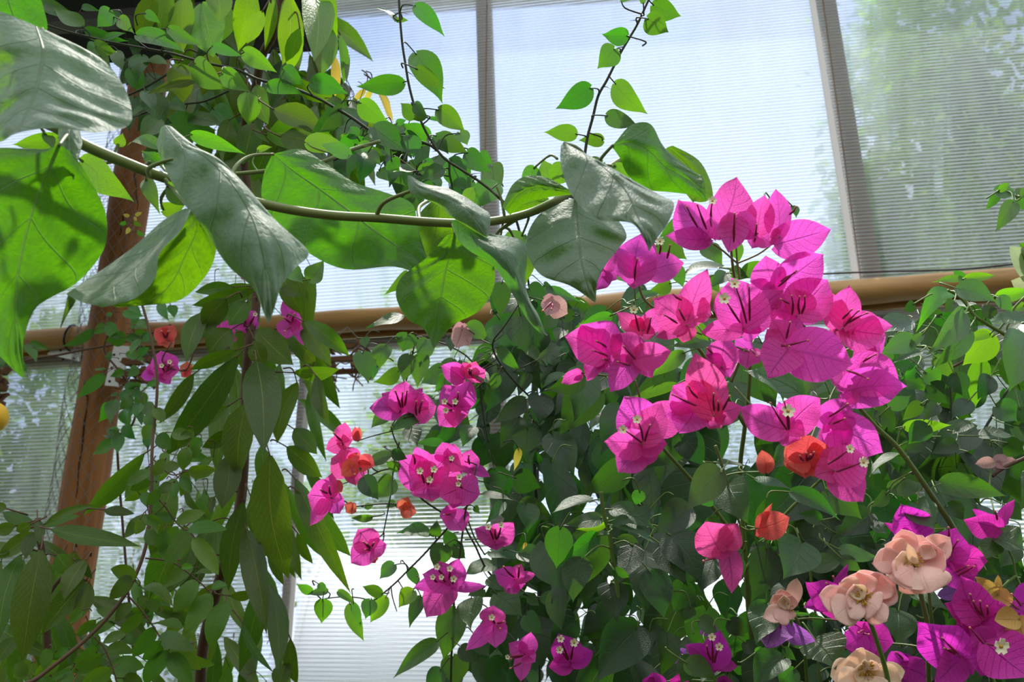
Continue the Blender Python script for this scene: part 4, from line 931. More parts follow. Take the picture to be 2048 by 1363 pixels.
PV.leaf('I', 1.2, [(1030, 432, 1205, 368, 76, 'g'), (1100, 472, 1332, 472, 76, 'gn'), (1040, 455, 925, 600, 90, ''), (1112, 482, 965, 692, 104, 'n'), (1130, 522, 1280, 742, 104, 'n'), (1100, 132, 1262, 122, 84, ''), (1095, -10, 1065, 125, 84, ''), (1060, 165, 1118, 262, 66, ''), (1005, 175, 1020, 300, 72, ''),
    (880, 130, 735, 215, 66, ''), (880, 190, 760, 240, 60, ''), (1150, 770, 1008, 955, 112, ''), (1232, 845, 1088, 1075, 116, ''), (1320, 895, 1228, 1165, 122, 'n'), (890, 1020, 1065, 1060, 84, 'g'), (935, 1092, 1148, 1195, 104, 'gnb'), (965, 1162, 1175, 1290, 104, 'nb'), (905, 1040, 775, 1210, 96, ''), (945, 1125, 835, 1235, 84, 'n'),
    (985, 1180, 850, 1370, 110, 'n'), (990, 1200, 1130, 1370, 116, 'n'), (645, 1280, 845, 1275, 100, 'gb'), (605, 1200, 785, 1190, 84, 'gb'), (600, 1200, 420, 1310, 92, ''), (565, 1150, 418, 1265, 70, ''), (650, 1285, 470, 1400, 110, 'n'), (735, 1080, 598, 1135, 62, 'g'), (835, 970, 690, 1090, 72, ''), (765, 900, 675, 1010, 70, ''),
    (485, 940, 405, 1015, 62, ''), (560, 1000, 450, 1090, 60, ''), (405, 1165, 318, 1222, 46, ''), (280, 1165, 255, 1290, 70, ''), (420, 1290, 300, 1352, 46, 'g'), (345, 1240, 205, 1325, 84, ''), (185, 1250, 85, 1335, 84, ''), (235, 1335, 340, 1380, 70, ''), (680, 1000, 560, 930, 66, 'g'), (940, 920, 850, 900, 70, ''), (850, 860, 810, 940, 66, 'g'),
    (1000, 200, 930, 260, 60, ''), (960, 60, 900, 160, 70, ''), (930, 240, 860, 330, 66, ''), (1110, 30, 1180, 10, 70, ''), (970, 20, 960, 110, 60, ''), (820, 410, 790, 500, 66, ''), (860, 400, 950, 430, 70, ''), (960, 480, 940, 600, 80, ''), (1240, 820, 1330, 800, 56, 'g'), (1140, 730, 1240, 730, 50, 'g'), (1060, 690, 1130, 690, 40, 'y'),
    (800, 750, 650, 700, 90, 't'), (760, 740, 640, 880, 90, ''), (720, 1340, 840, 1360, 80, ''), (160, 1320, 90, 1260, 80, ''), (440, 1330, 330, 1363, 60, 'g'), (560, 1300, 440, 1290, 80, ''), (1010, 640, 940, 560, 80, ''), (900, 560, 860, 470, 80, '')], **PK)
PV.leaf('D', 1.3, [(900, 1100, 960, 1180, 70, ''), (895, 1200, 840, 1290, 80, ''), (1010, 1240, 1120, 1270, 80, ''), (920, 1260, 1000, 1340, 90, ''), (1130, 1230, 1040, 1330, 84, ''), (1180, 1280, 1090, 1350, 84, '')], **PK)
PV.leaf('A', 1.42, [(760, 1262, 720, 1255, 22, 'Y'), (790, 1262, 830, 1240, 22, 'Y'), (740, 1300, 700, 1310, 26, 'y'), (780, 1300, 830, 1320, 26, 'y'), (760, 1330, 735, 1370, 26, 'Y'), (800, 1350, 850, 1375, 26, 'y'), (780, 1270, 800, 1290, 22, 'Y')], **PK)
PV.fill([(250, 900), (430, 900), (420, 1100), (390, 1363), (30, 1363), (200, 1240), (280, 1100)], 45, 1.3, 1.48, .035, .055, 'el', (.38, .5), M['pinnate'], spread=90)
PV.done()

# ================================================================== small bougainvillea at the post
BP = Plant('small_bougainvillea', P(330, 1500, 1.75), 'thin bougainvillea with small dark leaves climbing beside the timber post', 'climbing plant', M['boug'], M['bstem'], 61)
BP.t.location.z = 0; WORLD[BP.t.name] = BP.t.location.copy()
BP.stem('D', [(120, 830), (220, 805), (330, 790), (450, 765), (560, 745), (680, 725), (800, 690), (900, 655), (1000, 610)], 1.9, .0024, .002)
BP.stem('D', [(640, 560), (640, 640), (610, 760), (680, 860), (760, 960), (800, 1080), (770, 1200), (700, 1260), (690, 1420), (760, 2300)], 1.85, .0018, .003, ground=True)
BP.stem('D', [(1000, 720), (950, 830), (1080, 880), (1130, 780)], 1.55, .0012)
BP.stem('D', [(1440, 520), (1440, 640), (1500, 700), (1600, 640), (1690, 620)], 1.5, .0012)
BK = dict(mx=.03, pr=.0008, dj=.03)
BP.leaf('D', 1.8, [(625, 612, 712, 705, 76, ''), (612, 612, 535, 668, 58, ''), (545, 642, 355, 742, 56, 't'), (605, 905, 440, 1045, 74, ''), (632, 1072, 575, 1182, 72, 'y'), (665, 1055, 650, 1200, 84, ''), (720, 1000, 782, 1112, 74, ''), (750, 955, 825, 1055, 72, ''), (730, 1200, 795, 1285, 72, ''), (690, 1258, 690, 1370, 78, ''),
    (660, 1290, 540, 1370, 72, ''), (780, 1070, 765, 1150, 62, 'g'), (720, 880, 640, 915, 50, ''), (740, 780, 855, 822, 50, ''), (650, 560, 620, 545, 30, 'g'), (720, 540, 850, 560, 50, ''), (760, 500, 830, 560, 50, ''), (600, 880, 560, 870, 40, 'g'), (650, 800, 610, 800, 50, 'g'), (740, 690, 850, 690, 50, ''), (790, 660, 880, 650, 46, ''),
    (690, 1020, 640, 1030, 30, 'g'), (770, 890, 740, 870, 50, 'g'), (800, 860, 740, 920, 60, 'g'), (820, 790, 880, 740, 50, 'g'), (690, 1230, 630, 1215, 30, 'g'), (640, 1275, 600, 1260, 30, 'g'), (810, 1120, 830, 1200, 46, ''), (830, 680, 920, 700, 56, ''), (150, 730, 210, 840, 56, ''), (180, 720, 290, 760, 50, ''), (10, 800, 20, 860, 56, ''), (120, 830, 160, 890, 40, ''),
    (860, 590, 760, 600, 40, ''), (1000, 500, 1020, 580, 60, ''), (940, 480, 990, 590, 60, '')], **BK)
fl = BP.flower
fl('D', 968, 695, 1.6, 'salmon', [(903, 638, 92), (1026, 615, 84), (1012, 742, 74), (920, 730, 50)], [(965, 690, 945, 650), (975, 690, 985, 650)])
fl('D', 1300, 672, 1.5, 'magenta', [(1202, 628, 110), (1330, 585, 92), (1384, 700, 84), (1276, 752, 104)], [(1300, 670, 1285, 640), (1310, 670, 1315, 640), (1300, 675, 1330, 670)])
fl('D', 1440, 620, 1.5, 'magenta', [(1362, 550, 92), (1500, 530, 84), (1522, 606, 80), (1425, 662, 80)], [(1430, 610, 1433, 558, 24), (1460, 610, 1493, 550, 24)])
fl('D', 1705, 590, 1.48, 'magenta', [(1652, 473, 74), (1772, 585, 110), (1675, 698, 128), (1775, 732, 60)], [(1700, 600, 1660, 570), (1710, 590, 1720, 550), (1700, 620, 1665, 650)])
fl('D', 960, 880, 1.55, 'magenta', [(945, 763, 150), (1055, 872, 112), (905, 932, 130), (1000, 930, 90)], [(975, 880, 992, 828, 26), (960, 880, 945, 850, 26), (970, 885, 1010, 850)])
fl('D', 890, 900, 1.56, 'magenta', [(822, 912, 62), (905, 830, 70)], [])
fl('D', 1088, 880, 1.57, 'salmon', [(1090, 822, 64), (1122, 905, 56), (1062, 918, 50)], [(1085, 880, 1075, 870)])
fl('D', 1420, 320, 1.52, 'hotpink', [(1385, 290, 40), (1445, 340, 40)], [])
BP.fill([(205, 640), (330, 600), (340, 760), (300, 880), (215, 900), (225, 760)], 20, 1.7, 1.9, .025, .04, m=M['boug'])
BP.done()

# yellow fruit at the edge
mb = MB(); c = P(-8, 834, 1.5); k = 1.5 / F
prf = [(-30, 0.5), (-28, 8), (-22, 16), (-12, 22), (0, 24.5), (12, 23), (22, 16), (27, 8), (32, 4), (35, 0.5)]
rows = [[c - UP * (y * k) + (RT * math.cos(2 * math.pi * j / 20) + FW * math.sin(2 * math.pi * j / 20)) * (r * k) for j in range(20)] for y, r in prf]
mb.grid(rows, [[(.5, .5)] * 20] * len(prf), .5, 0, True)
lem = mb.build('yellow_fruit', plain('lemon_peel', (0.80, 0.48, 0.02), 0.5, 0.5, nscale=60, namp=0.2, bump=0.2, dark=(0.6, 0.33, 0.01)))
tag(lem, 'ripe yellow fruit hanging at the edge of view beside the timber post', 'fruit')
mb = MB(); mb.tube(spline([c + UP * 30 * k, c + UP * 60 * k + RT * -.01, c + UP * 110 * k + RT * -.02], 4), .0014, 6); mb.build('stalk', M['gstem'], lem)
# ================================================================== magenta bougainvillea, large heads
BG = Plant('bougainvillea', P(1500, 1500, 1.15), 'bougainvillea bush with the largest bright magenta flower heads', 'bush', M['boug'], M['gstem'], 71, 'bougainvillea plants')
BG.t.location.z = 0; WORLD[BG.t.name] = BG.t.location.copy()
BG.stem('X', [(1530, 1500, 1.12), (1520, 1380, 1.1), (1500, 1250, 1.08), (1490, 1100, 1.05), (1480, 950, 1.02), (1490, 850, .98), (1500, 740, .95), (1490, 640, .93), (1470, 560, .9), (1462, 500, .88)], 1, .0045, .0012, ground='start')
BG.stem('X', [(1490, 850, .98), (1440, 770, .95), (1400, 700, .93), (1340, 640, .91), (1290, 600, .9), (1275, 560, .89)], .9, .0024, .0010)
BG.stem('X', [(1490, 1100, 1.05), (1400, 980, 1.0), (1330, 900, .96), (1300, 860, .92), (1270, 760, .9)], .9, .0026, .0010)
BG.stem('X', [(2000, 1250, 1.05), (1920, 1080, .98), (1870, 1000, .95), (1800, 900, .92), (1750, 850, .9), (1700, 790, .88), (1640, 700, .87), (1600, 640, .86)], .9, .0034, .0012)
BG.stem('X', [(1490, 1140, 1.02), (1560, 1040, 1.0), (1640, 960, .97), (1680, 920, .93)], .9, .0020, .0012)
BG.stem('K', [(1260, -20), (1300, 100), (1330, 200), (1370, 340), (1405, 450), (1400, 530), (1340, 570)], .90, .0016, .0009)
BG.stem('K', [(1405, 455), (1450, 475), (1520, 465)], .90, .0012, .0008)
BG.stem('G', [(1095, 545), (1010, 470), (955, 430)], .88, .0009); BG.stem('G', [(1095, 545), (1085, 400), (1078, 280)], .88, .0009)
BG.stem('G', [(1095, 545), (1220, 490), (1300, 430)], .88, .0009); BG.stem('G', [(1110, 640), (1095, 545)], .88, .0012)
BG.stem('G', [(1135, 1050), (1000, 1000), (900, 960)], .88, .0009); BG.stem('G', [(1135, 1050), (1250, 1090), (1280, 1050)], .88, .0009); BG.stem('G', [(1060, 1240), (1135, 1050)], .88, .0014)
BG.stem('G', [(500, 760), (495, 640), (520, 500)], .88, .0008)
BG.stem('K', [(590, 250), (600, 330), (615, 410), (640, 490), (660, 640), (700, 900)], .93, .0020, .0022)
f = BG.flower
f('G', 940, 400, .86, 'magenta', [(752, 172, 225), (675, 383, 122), (1098, 38, 262, 965, 370)], [(862, 332, 800, 215), (915, 345, 862, 205), (946, 330, 950, 178, 46)])
f('G', 1090, 280, .85, 'magenta', [(1050, 474, 170), (1205, 395, 150), (985, 410, 130)], [(1075, 420, 1079, 255)])
f('G', 1215, 370, .86, 'magenta', [(1255, 148, 165), (1310, 440, 120), (1178, 462, 84)], [(1195, 420, 1208, 320)])
f('G', 1345, 390, .85, 'magenta', [(1316, 108, 150), (1638, 348, 205, 1310, 440), (1280, 400, 90)], [(1400, 260, 1440, 215)])
f('G', 500, 600, .86, 'magenta', [(530, 372, 232, 495, 650), (385, 470, 110), (785, 542, 156, 575, 600), (492, 702, 84), (612, 420, 96)], [(640, 490, 643, 415, 46), (685, 515, 703, 440), (495, 640, 510, 520)])
f('G', 320, 590, .88, 'magenta', [(385, 478, 96), (262, 708, 118), (390, 640, 92)], [(310, 580, 300, 540)])
f('G', 800, 905, .85, 'hotpink', [(917, 578, 168), (602, 752, 196), (945, 850, 150, 860, 830), (612, 982, 112), (780, 1005, 120)], [(790, 880, 755, 812), (745, 895, 672, 848), (770, 760, 720, 725)])
f('G', 1130, 920, .84, 'magenta', [(1060, 632, 282), (888, 946, 124), (1360, 702, 190), (1240, 940, 120)], [(1112, 892, 1020, 750, 62), (1150, 895, 1080, 662, 56), (1168, 880, 1165, 685)])
f('G', 1320, 700, .86, 'magenta', [(1260, 500, 190), (1592, 488, 240), (1230, 700, 90), (1160, 650, 70)], [(1335, 680, 1440, 590), (1350, 650, 1430, 600)])
f('G', 1445, 850, .85, 'magenta', [(1625, 636, 270), (1260, 800, 180), (1400, 690, 240), (1640, 790, 140)], [(1415, 845, 1413, 735), (1460, 840, 1460, 740), (1472, 840, 1490, 738), (1400, 780, 1350, 755)])
f('G', 1715, 925, .84, 'hotpink', [(1750, 672, 165), (2000, 910, 136), (1965, 968, 215), (1650, 720, 150), (1700, 1010, 130)], [(1710, 870, 1765, 815), (1718, 915, 1805, 822), (1740, 895, 1855, 835)])
f('G', 1395, 1045, .82, 'magenta', [(1772, 1135, 288), (1268, 1222, 235), (1290, 870, 155), (1460, 860, 130)], [(1382, 985, 1405, 890), (1350, 1030, 1510, 995), (1355, 1020, 1400, 1030)])
f('G', 1320, 985, .83, 'magenta', [(1265, 930, 90), (1300, 1050, 90), (1420, 950, 90)], [])
f('G', 325, 1080, .85, 'magenta', [(182, 895, 248, 355, 1080), (92, 965, 220), (370, 1195, 150), (215, 1230, 120)], [(330, 1035, 272, 1000), (335, 1085, 250, 1055), (340, 1110, 310, 1105)])
f('G', 185, 1185, .86, 'magenta', [(60, 1242, 74), (140, 1230, 30)], [])
f('G', 495, 1100, .84, 'magenta', [(712, 1060, 148), (360, 960, 180), (352, 1300, 150), (600, 1215, 112), (480, 950, 130)], [(500, 1105, 430, 1030), (470, 1142, 395, 1120)])
f('G', 545, 940, .87, 'hotpink', [(385, 838, 112), (480, 870, 150), (650, 800, 116), (620, 960, 90)], [(520, 940, 490, 815, 46), (568, 955, 590, 865)])
f('H', 230, 1145, .83, 'hotpink', [(108, 778, 215), (160, 925, 155), (395, 1085, 130), (270, 1215, 120)], [(235, 1115, 232, 1015), (258, 1115, 257, 1060), (285, 1110, 325, 1030)])
f('H', 125, 1085, .84, 'magenta', [(-10, 960, 210), (30, 1245, 200), (-60, 1140, 160)], [(130, 1085, -10, 1020), (140, 1040, 85, 970)])
f('G', 1005, 1150, .87, 'magenta', [(1030, 970, 172), (1050, 1210, 120), (905, 1080, 84), (960, 1230, 100)], [(958, 1210, 960, 1140), (950, 1070, 920, 1040)])
f('G', 1165, 1060, .88, 'magenta', [(1150, 1168, 140), (1225, 1130, 90), (1080, 990, 90)], [(1180, 1050, 1210, 1090)])
f('G', 1745, 1170, .85, 'magenta', [(2050, 1272, 240), (1690, 1300, 150), (1900, 1330, 110)], [(1740, 1170, 1860, 1220)])
f('G', 1880, 1010, .86, 'magenta', [(1955, 955, 60), (1780, 1120, 110), (1890, 1110, 80)], [(1830, 1120, 1905, 1078)])
f('H', 660, 1225, .82, 'magenta', [(380, 1095, 185), (855, 1040, 205), (735, 1285, 175), (610, 1060, 100)], [(660, 1225, 563, 1068), (668, 1220, 645, 1060), (672, 1225, 668, 1115, 70)])
f('H', 905, 1190, .83, 'magenta', [(1000, 1042, 196), (1222, 1362, 235), (825, 1100, 120), (1030, 1330, 190)], [(905, 1150, 1015, 1075), (930, 1190, 1000, 1160)])
f('H', 980, 1010, .84, 'magenta', [(1352, 968, 216), (1085, 1062, 100)], [])
f('H', 1035, 1000, .9, 'magenta', [(1240, 680, 90), (1180, 790, 70)], [(1120, 830, 1180, 785)])
f('X', 1300, 862, .87, 'magenta', [(1248, 792, 84), (1345, 800, 70), (1235, 850, 60)], [])
f('X', 1284, 888, .84, 'magenta', [(1322, 803, 62), (1207, 882, 60), (1334, 888, 56), (1234, 946, 64), (1280, 935, 60)], [(1284, 885, 1246, 858, 16), (1286, 880, 1274, 838, 16), (1290, 882, 1300, 850)])
f('L', 770, 50, .83, 'salmon', [(800, -80, 235, 780, 80), (645, 80, 165), (905, 60, 180), (770, 170, 220), (660, -60, 180)], [(760, 70, 735, 40), (775, 70, 775, 25), (790, 65, 820, 20), (780, 70, 800, 35)], lab='salmon-red flower')
f('L', 940, 130, .81, 'hotpink', [(1140, 60, 240), (1105, 310, 200), (820, 160, 140), (1000, -20, 180)], [(900, 90, 1030, 0, 46), (950, 135, 1110, 78, 56)])
f('K', 1325, 565, .87, 'hotpink', [(1195, 420, 205, 1290, 600), (1385, 435, 165), (1352, 850, 122), (1230, 640, 110)], [(1255, 635, 1190, 655)])
f('K', 1510, 465, .88, 'salmon', [(1695, 400, 150), (1595, 318, 44), (1560, 500, 80)], [], lab='salmon-red flower')
f('K', 1555, 135, .87, 'salmon', [(1530, 5, 96), (1580, 40, 50)], [], lab='salmon-red bud')
# outline leaves
LK = dict(mx=.035, dj=.03)
BG.leaf('K', .93, [(1290, 135, 1072, 372, 196, 'gn'), (1275, 82, 1432, 112, 62, 'g'), (1330, 200, 1450, 438, 224, 'g'), (1760, 555, 1650, 772, 262, 'g'), (1560, 590, 1465, 895, 196, 'd'), (1100, 340, 900, 500, 200, 'd'), (1000, 505, 1180, 792, 236, 'd'), (800, 1055, 560, 1370, 290, 'dg'), (540, 300, 310, 398, 92, 'g'), (592, 402, 358, 462, 92, 'g'),
    (570, 508, 332, 698, 122, 'g'), (655, 352, 912, 470, 122, 'g'), (690, 455, 910, 558, 102, 'g'), (690, 528, 840, 642, 104, 'g'), (750, 408, 648, 465, 66, 'g'), (620, 440, 440, 466, 52, 'y'), (632, 490, 572, 505, 30, 'g'), (668, 708, 772, 802, 78, ''), (740, 100, 478, 265, 180, 'd'), (350, 465, 330, 700, 172, ''), (640, 790, 680, 1015, 186, 'd'),
    (1560, 905, 1495, 1155, 196, 'g'), (1660, 1225, 1480, 1400, 190, ''), (1850, 1125, 1965, 1295, 270, 'g'), (1660, 1165, 1735, 1238, 58, 'g'), (1090, 1250, 1265, 1345, 130, ''), (950, 560, 1100, 800, 170, 'd'), (880, 720, 960, 1000, 190, 'd'), (1080, 780, 1010, 960, 160, 'd'), (480, 640, 430, 900, 170, 'd'), (780, 560, 700, 800, 150, 'd'), (1250, 640, 1180, 860, 160, 'd'),
    (1400, 640, 1300, 800, 120, 'd'), (1120, 930, 1080, 1020, 80, 't'), (1230, 400, 1280, 460, 90, 't'), (1700, 250, 1990, 410, 110, 'g'), (1230, 290, 1180, 330, 80, 't'), (820, 250, 790, 330, 80, 't')], **LK)
BG.leaf('G', .92, [(1490, 1322, 1128, 1172, 190, 'g'), (780, 1068, 578, 1215, 100, ''), (935, 988, 688, 1042, 90, 'g'), (740, 1252, 430, 1375, 66, ''), (1012, 568, 768, 612, 100, 'gf'), (640, 430, 800, 520, 150, 'f'), (720, 560, 780, 690, 90, 't'), (900, 450, 1010, 560, 110, 'f'), (1080, 420, 1110, 540, 84, 'tf'), (1120, 600, 1260, 530, 96, 'f'), (1060, 580, 1165, 630, 80, 'f'),
    (755, 300, 635, 395, 92, 'f'), (1030, 600, 940, 695, 92, 'g'), (510, 752, 652, 722, 56, 'g'), (355, 850, 135, 930, 90, ''), (1560, 1165, 1495, 1320, 140, ''), (1060, 1300, 1160, 1250, 100, 'g'), (930, 620, 990, 720, 70, 't'), (860, 900, 930, 1000, 90, 't'), (1290, 165, 1310, 230, 60, 't'), (1420, 210, 1440, 280, 50, 'f'), (700, 660, 560, 720, 90, 'f'), (360, 560, 440, 660, 70, 'tf'), (1100, 1090, 1020, 1250, 60, '')], **LK)
BG.leaf('L', .94, [(1560, 200, 1955, 272, 148, 'g'), (1255, 232, 1465, 205, 104, 'g'), (1315, 35, 1135, 155, 78, 'g'), (890, 250, 1102, 412, 186, 'g'), (1150, 380, 940, 520, 170, 'd'), (1420, 318, 1525, 492, 186, 'g'), (1160, 440, 1255, 500, 80, 'g'), (1895, 560, 1755, 665, 122, 'g'), (1895, 520, 2060, 600, 160, 'g'), (805, 700, 1002, 640, 124, 'g'), (970, 590, 1210, 640, 90, ''), (1310, 955, 1320, 1155, 200, 'g'),
    (1400, 858, 1600, 965, 130, 'g'), (980, 640, 1100, 720, 80, 't'), (480, 180, 690, 250, 90, 'g'), (650, 0, 560, 120, 120, ''), (1000, 1180, 940, 1290, 130, 'g'), (1180, 1230, 1050, 1180, 110, ''), (480, 560, 560, 720, 120, 'd'), (1600, 330, 1700, 420, 110, 'd'), (1950, 330, 2040, 420, 110, 'd'), (860, 420, 720, 380, 90, 'g'), (1240, 260, 1150, 340, 80, 'd')], **LK)
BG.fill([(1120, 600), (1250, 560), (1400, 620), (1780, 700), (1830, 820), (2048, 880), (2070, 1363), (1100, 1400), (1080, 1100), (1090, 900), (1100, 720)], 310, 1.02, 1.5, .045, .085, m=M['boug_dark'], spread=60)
BG.done()

# ================================================================== middle bougainvillea, smaller heads
BM = Plant('bougainvillea', P(1080, 1500, 1.35), 'bougainvillea bush with small pink and salmon flower clusters before the lower sheets', 'bush', M['boug'], M['dstem'], 81, 'bougainvillea plants')
BM.t.location.z = 0; WORLD[BM.t.name] = BM.t.location.copy()
BM.stem('X', [(1060, 1500, 1.35), (1050, 1380, 1.34), (1075, 1250, 1.5), (1080, 1100, 1.55), (1070, 950, 1.55), (1066, 800, 1.55), (1072, 700, 1.6)], 1.3, .006, .003, ground='start')
BM.stem('X', [(1066, 800, 1.33), (1010, 740, 1.3), (985, 690, 1.28), (1010, 650, 1.26), (1050, 590, 1.26)], 1.3, .0014, .001)
BM.stem('J', [(1500, 900, 1.3), (1200, 760, 1.28), (1080, 560, 1.27), (1020, 420, 1.26), (1060, 250, 1.26), (1090, 100, 1.27)], 1.27, .0015, .0010)
BM.stem('J', [(1020, 420, 1.26), (1000, 560), (985, 680), (980, 800)], 1.25, .0014, .001)
BM.stem('J', [(1040, 330, 1.27), (870, 520), (780, 620), (700, 700), (620, 780), (550, 840), (485, 885), (400, 870), (300, 865), (180, 880)], 1.26, .0015, .0007)
BM.stem('J', [(590, 800), (600, 870), (625, 950)], 1.26, .0009, .0006); BM.stem('J', [(1035, 400), (1080, 520), (1140, 620)], 1.27, .0010)
BM.stem('J', [(900, 380), (740, 260), (700, 100), (620, -40), (590, -130)], 1.28, .0014, .0010)
BM.stem('J', [(640, -40), (610, 70), (590, 260), (545, 500)], 1.27, .0012, .0008)
BM.stem('J', [(700, 120), (560, 120), (420, 180)], 1.28, .0010); BM.stem('J', [(700, 330), (560, 320), (360, 340)], 1.27, .0009)
BM.stem('E', [(330, 690), (450, 690), (600, 680), (750, 700), (860, 730), (980, 800), (1040, 900), (1070, 1130), (1100, 1300)], 1.5, .0011, .0016)
BM.stem('E', [(680, 660), (660, 780), (640, 880), (620, 940)], 1.34, .0010)
BM.stem('J', [(960, 850), (955, 1000), (945, 1200), (940, 1400)], 1.28, .0016)
f = BM.flower
KA = dict(pm=.05)
f('J', 800, 200, 1.27, 'magenta', [(632, 50, 190), (745, -20, 150), (925, 40, 200), (822, 318, 186), (1020, 110, 120)], [(785, 200, 760, 130, 38), (820, 190, 842, 120, 38), (810, 210, 817, 180, 38), (730, 90, 720, 35)], **KA)
f('J', 930, 60, 1.28, 'magenta', [(890, -40, 130), (1025, 125, 130), (960, -30, 100)], [(940, 80, 945, 55, 30)], **KA)
f('J', 1055, 110, 1.29, 'magenta', [(1065, 0, 114), (1168, 162, 64), (1000, 130, 90)], [(1050, 90, 1045, 40)], **KA)
f('J', 1000, 225, 1.26, 'magenta', [(1115, 265, 170), (870, 280, 150), (955, 345, 140), (930, 180, 110)], [(1000, 220, 990, 165, 34), (1010, 230, 985, 205, 30)], **KA)
f('J', 935, 380, 1.26, 'magenta', [(1012, 488, 140), (872, 395, 90), (915, 330, 80)], [(940, 380, 900, 385)], **KA)
f('J', 350, 115, 1.27, 'hotpink', [(240, 55, 160), (450, 140, 110), (385, 215, 100), (310, -20, 130)], [(360, 110, 380, 150)], **KA)
f('J', 400, 80, 1.26, 'salmon', [(430, 30, 120), (495, 100, 100), (300, 160, 90), (340, 40, 90)], [], lab='salmon-red flower', **KA)
f('J', 235, 285, 1.25, 'magenta', [(102, 270, 190), (245, 140, 90), (112, 448, 84), (315, 290, 70), (290, 380, 100)], [(220, 260, 180, 240), (240, 270, 230, 220)], **KA)
f('J', 275, 215, 1.26, 'salmon', [(300, 250, 70), (255, 180, 60)], [], lab='salmon-red bud', **KA)
f('J', 360, 350, 1.26, 'salmon', [(320, 325, 60), (395, 350, 60), (365, 382, 50)], [], lab='salmon-red bud', **KA)
f('J', 475, 580, 1.24, 'magenta', [(395, 470, 150), (356, 668, 136), (568, 555, 112)], [(465, 580, 430, 545), (470, 580, 450, 555), (480, 570, 490, 550), (470, 590, 440, 590)], **KA)
f('J', 480, 640, 1.25, 'salmon', [(440, 660, 30), (500, 670, 30), (520, 640, 24)], [], lab='brown-red calyx', **KA)
f('J', 660, 350, 1.25, 'salmon', [(692, 282, 74), (740, 375, 92), (630, 300, 44)], [], lab='salmon-red flower', **KA)
f('J', 1200, 545, 1.22, 'magenta', [(1078, 465, 104), (1308, 432, 130), (1205, 592, 104)], [(1190, 530, 1160, 457, 34), (1210, 530, 1235, 445, 34), (1205, 530, 1200, 470)], **KA)
f('J', 935, 790, 1.2, 'magenta', [(985, 640, 130), (770, 735, 150), (722, 805, 100), (1150, 800, 66), (800, 988, 170), (870, 655, 136)], [(900, 740, 860, 690, 34), (930, 760, 935, 700, 34), (910, 780, 885, 750, 30), (950, 790, 957, 760, 36), (860, 780, 835, 750, 30)], **KA)
f('J', 1310, 765, 1.19, 'magenta', [(1196, 720, 112), (1350, 672, 84), (1436, 730, 66), (1262, 842, 104), (1380, 790, 80)], [(1312, 752, 1250, 690), (1335, 755, 1340, 690)], **KA)
f('J', 1195, 1010, 1.17, 'magenta', [(1190, 912, 136), (1205, 1162, 140), (1028, 1176, 90), (1265, 1010, 100)], [(1200, 1020, 1180, 985, 34), (1210, 1020, 1250, 1010), (1210, 1030, 1230, 1050)], **KA)
f('J', 1372, 1200, 1.15, 'magenta', [(1280, 1140, 100), (1405, 1065, 104), (1435, 1245, 96), (1350, 1362, 92)], [(1365, 1205, 1272, 1217, 26), (1360, 1210, 1290, 1228), (1352, 1250, 1290, 1282)], **KA)
f('J', 1640, 1245, 1.1, 'purple', [(1570, 1080, 164), (1778, 1182, 112), (1515, 1275, 118), (1655, 1295, 70)], [(1630, 1230, 1583, 1110, 40), (1625, 1235, 1577, 1175, 40), (1645, 1230, 1662, 1133, 44)], **KA)
f('E', 590, 1110, 1.3, 'magenta', [(612, 936, 170), (405, 1098, 132), (718, 980, 110), (480, 1010, 120), (540, 1140, 100)], [(590, 1095, 558, 1000), (602, 1095, 600, 1010), (612, 1085, 626, 1000)], **KA)
f('E', 685, 1120, 1.29, 'magenta', [(798, 1088, 150), (690, 1000, 130), (725, 1188, 120), (620, 1150, 90)], [(682, 1140, 680, 1060), (698, 1130, 716, 1058)], **KA)
f('E', 955, 930, 1.3, 'magenta', [(825, 848, 120), (885, 840, 80), (900, 980, 90)], [], **KA)
f('E', 1000, 910, 1.29, 'hotpink', [(1084, 868, 100), (1030, 825, 84), (950, 830, 84), (985, 945, 90)], [(995, 905, 990, 870), (1000, 905, 1005, 875)], **KA)
f('E', 910, 1085, 1.28, 'magenta', [(1000, 935, 150), (1005, 1085, 124), (815, 1205, 150), (838, 960, 124), (905, 1215, 124)], [(890, 1090, 845, 1060, 34), (905, 1090, 907, 1060, 34), (890, 1110, 852, 1112, 34), (915, 1080, 925, 1010)], **KA)
f('E', 245, 1295, 1.28, 'hotpink', [(262, 1178, 96), (152, 1338, 92), (308, 1280, 84), (250, 1345, 70)], [(245, 1290, 200, 1245)], **KA)
f('E', 333, 1290, 1.28, 'salmon', [(322, 1205, 44), (348, 1208, 44), (335, 1215, 40)], [], lab='salmon-red bud', **KA)
f('E', 945, 640, 1.3, 'faded', [(905, 750, 104), (990, 740, 84), (890, 640, 90), (990, 640, 70)], [], lab='faded pale pink flower', **KA)
f('E', 1475, 480, 1.24, 'faded', [(1440, 565, 110), (1568, 545, 116), (1420, 450, 70), (1500, 440, 50)], [(1470, 480, 1420, 530), (1475, 490, 1470, 520)], lab='faded mauve flower', **KA)
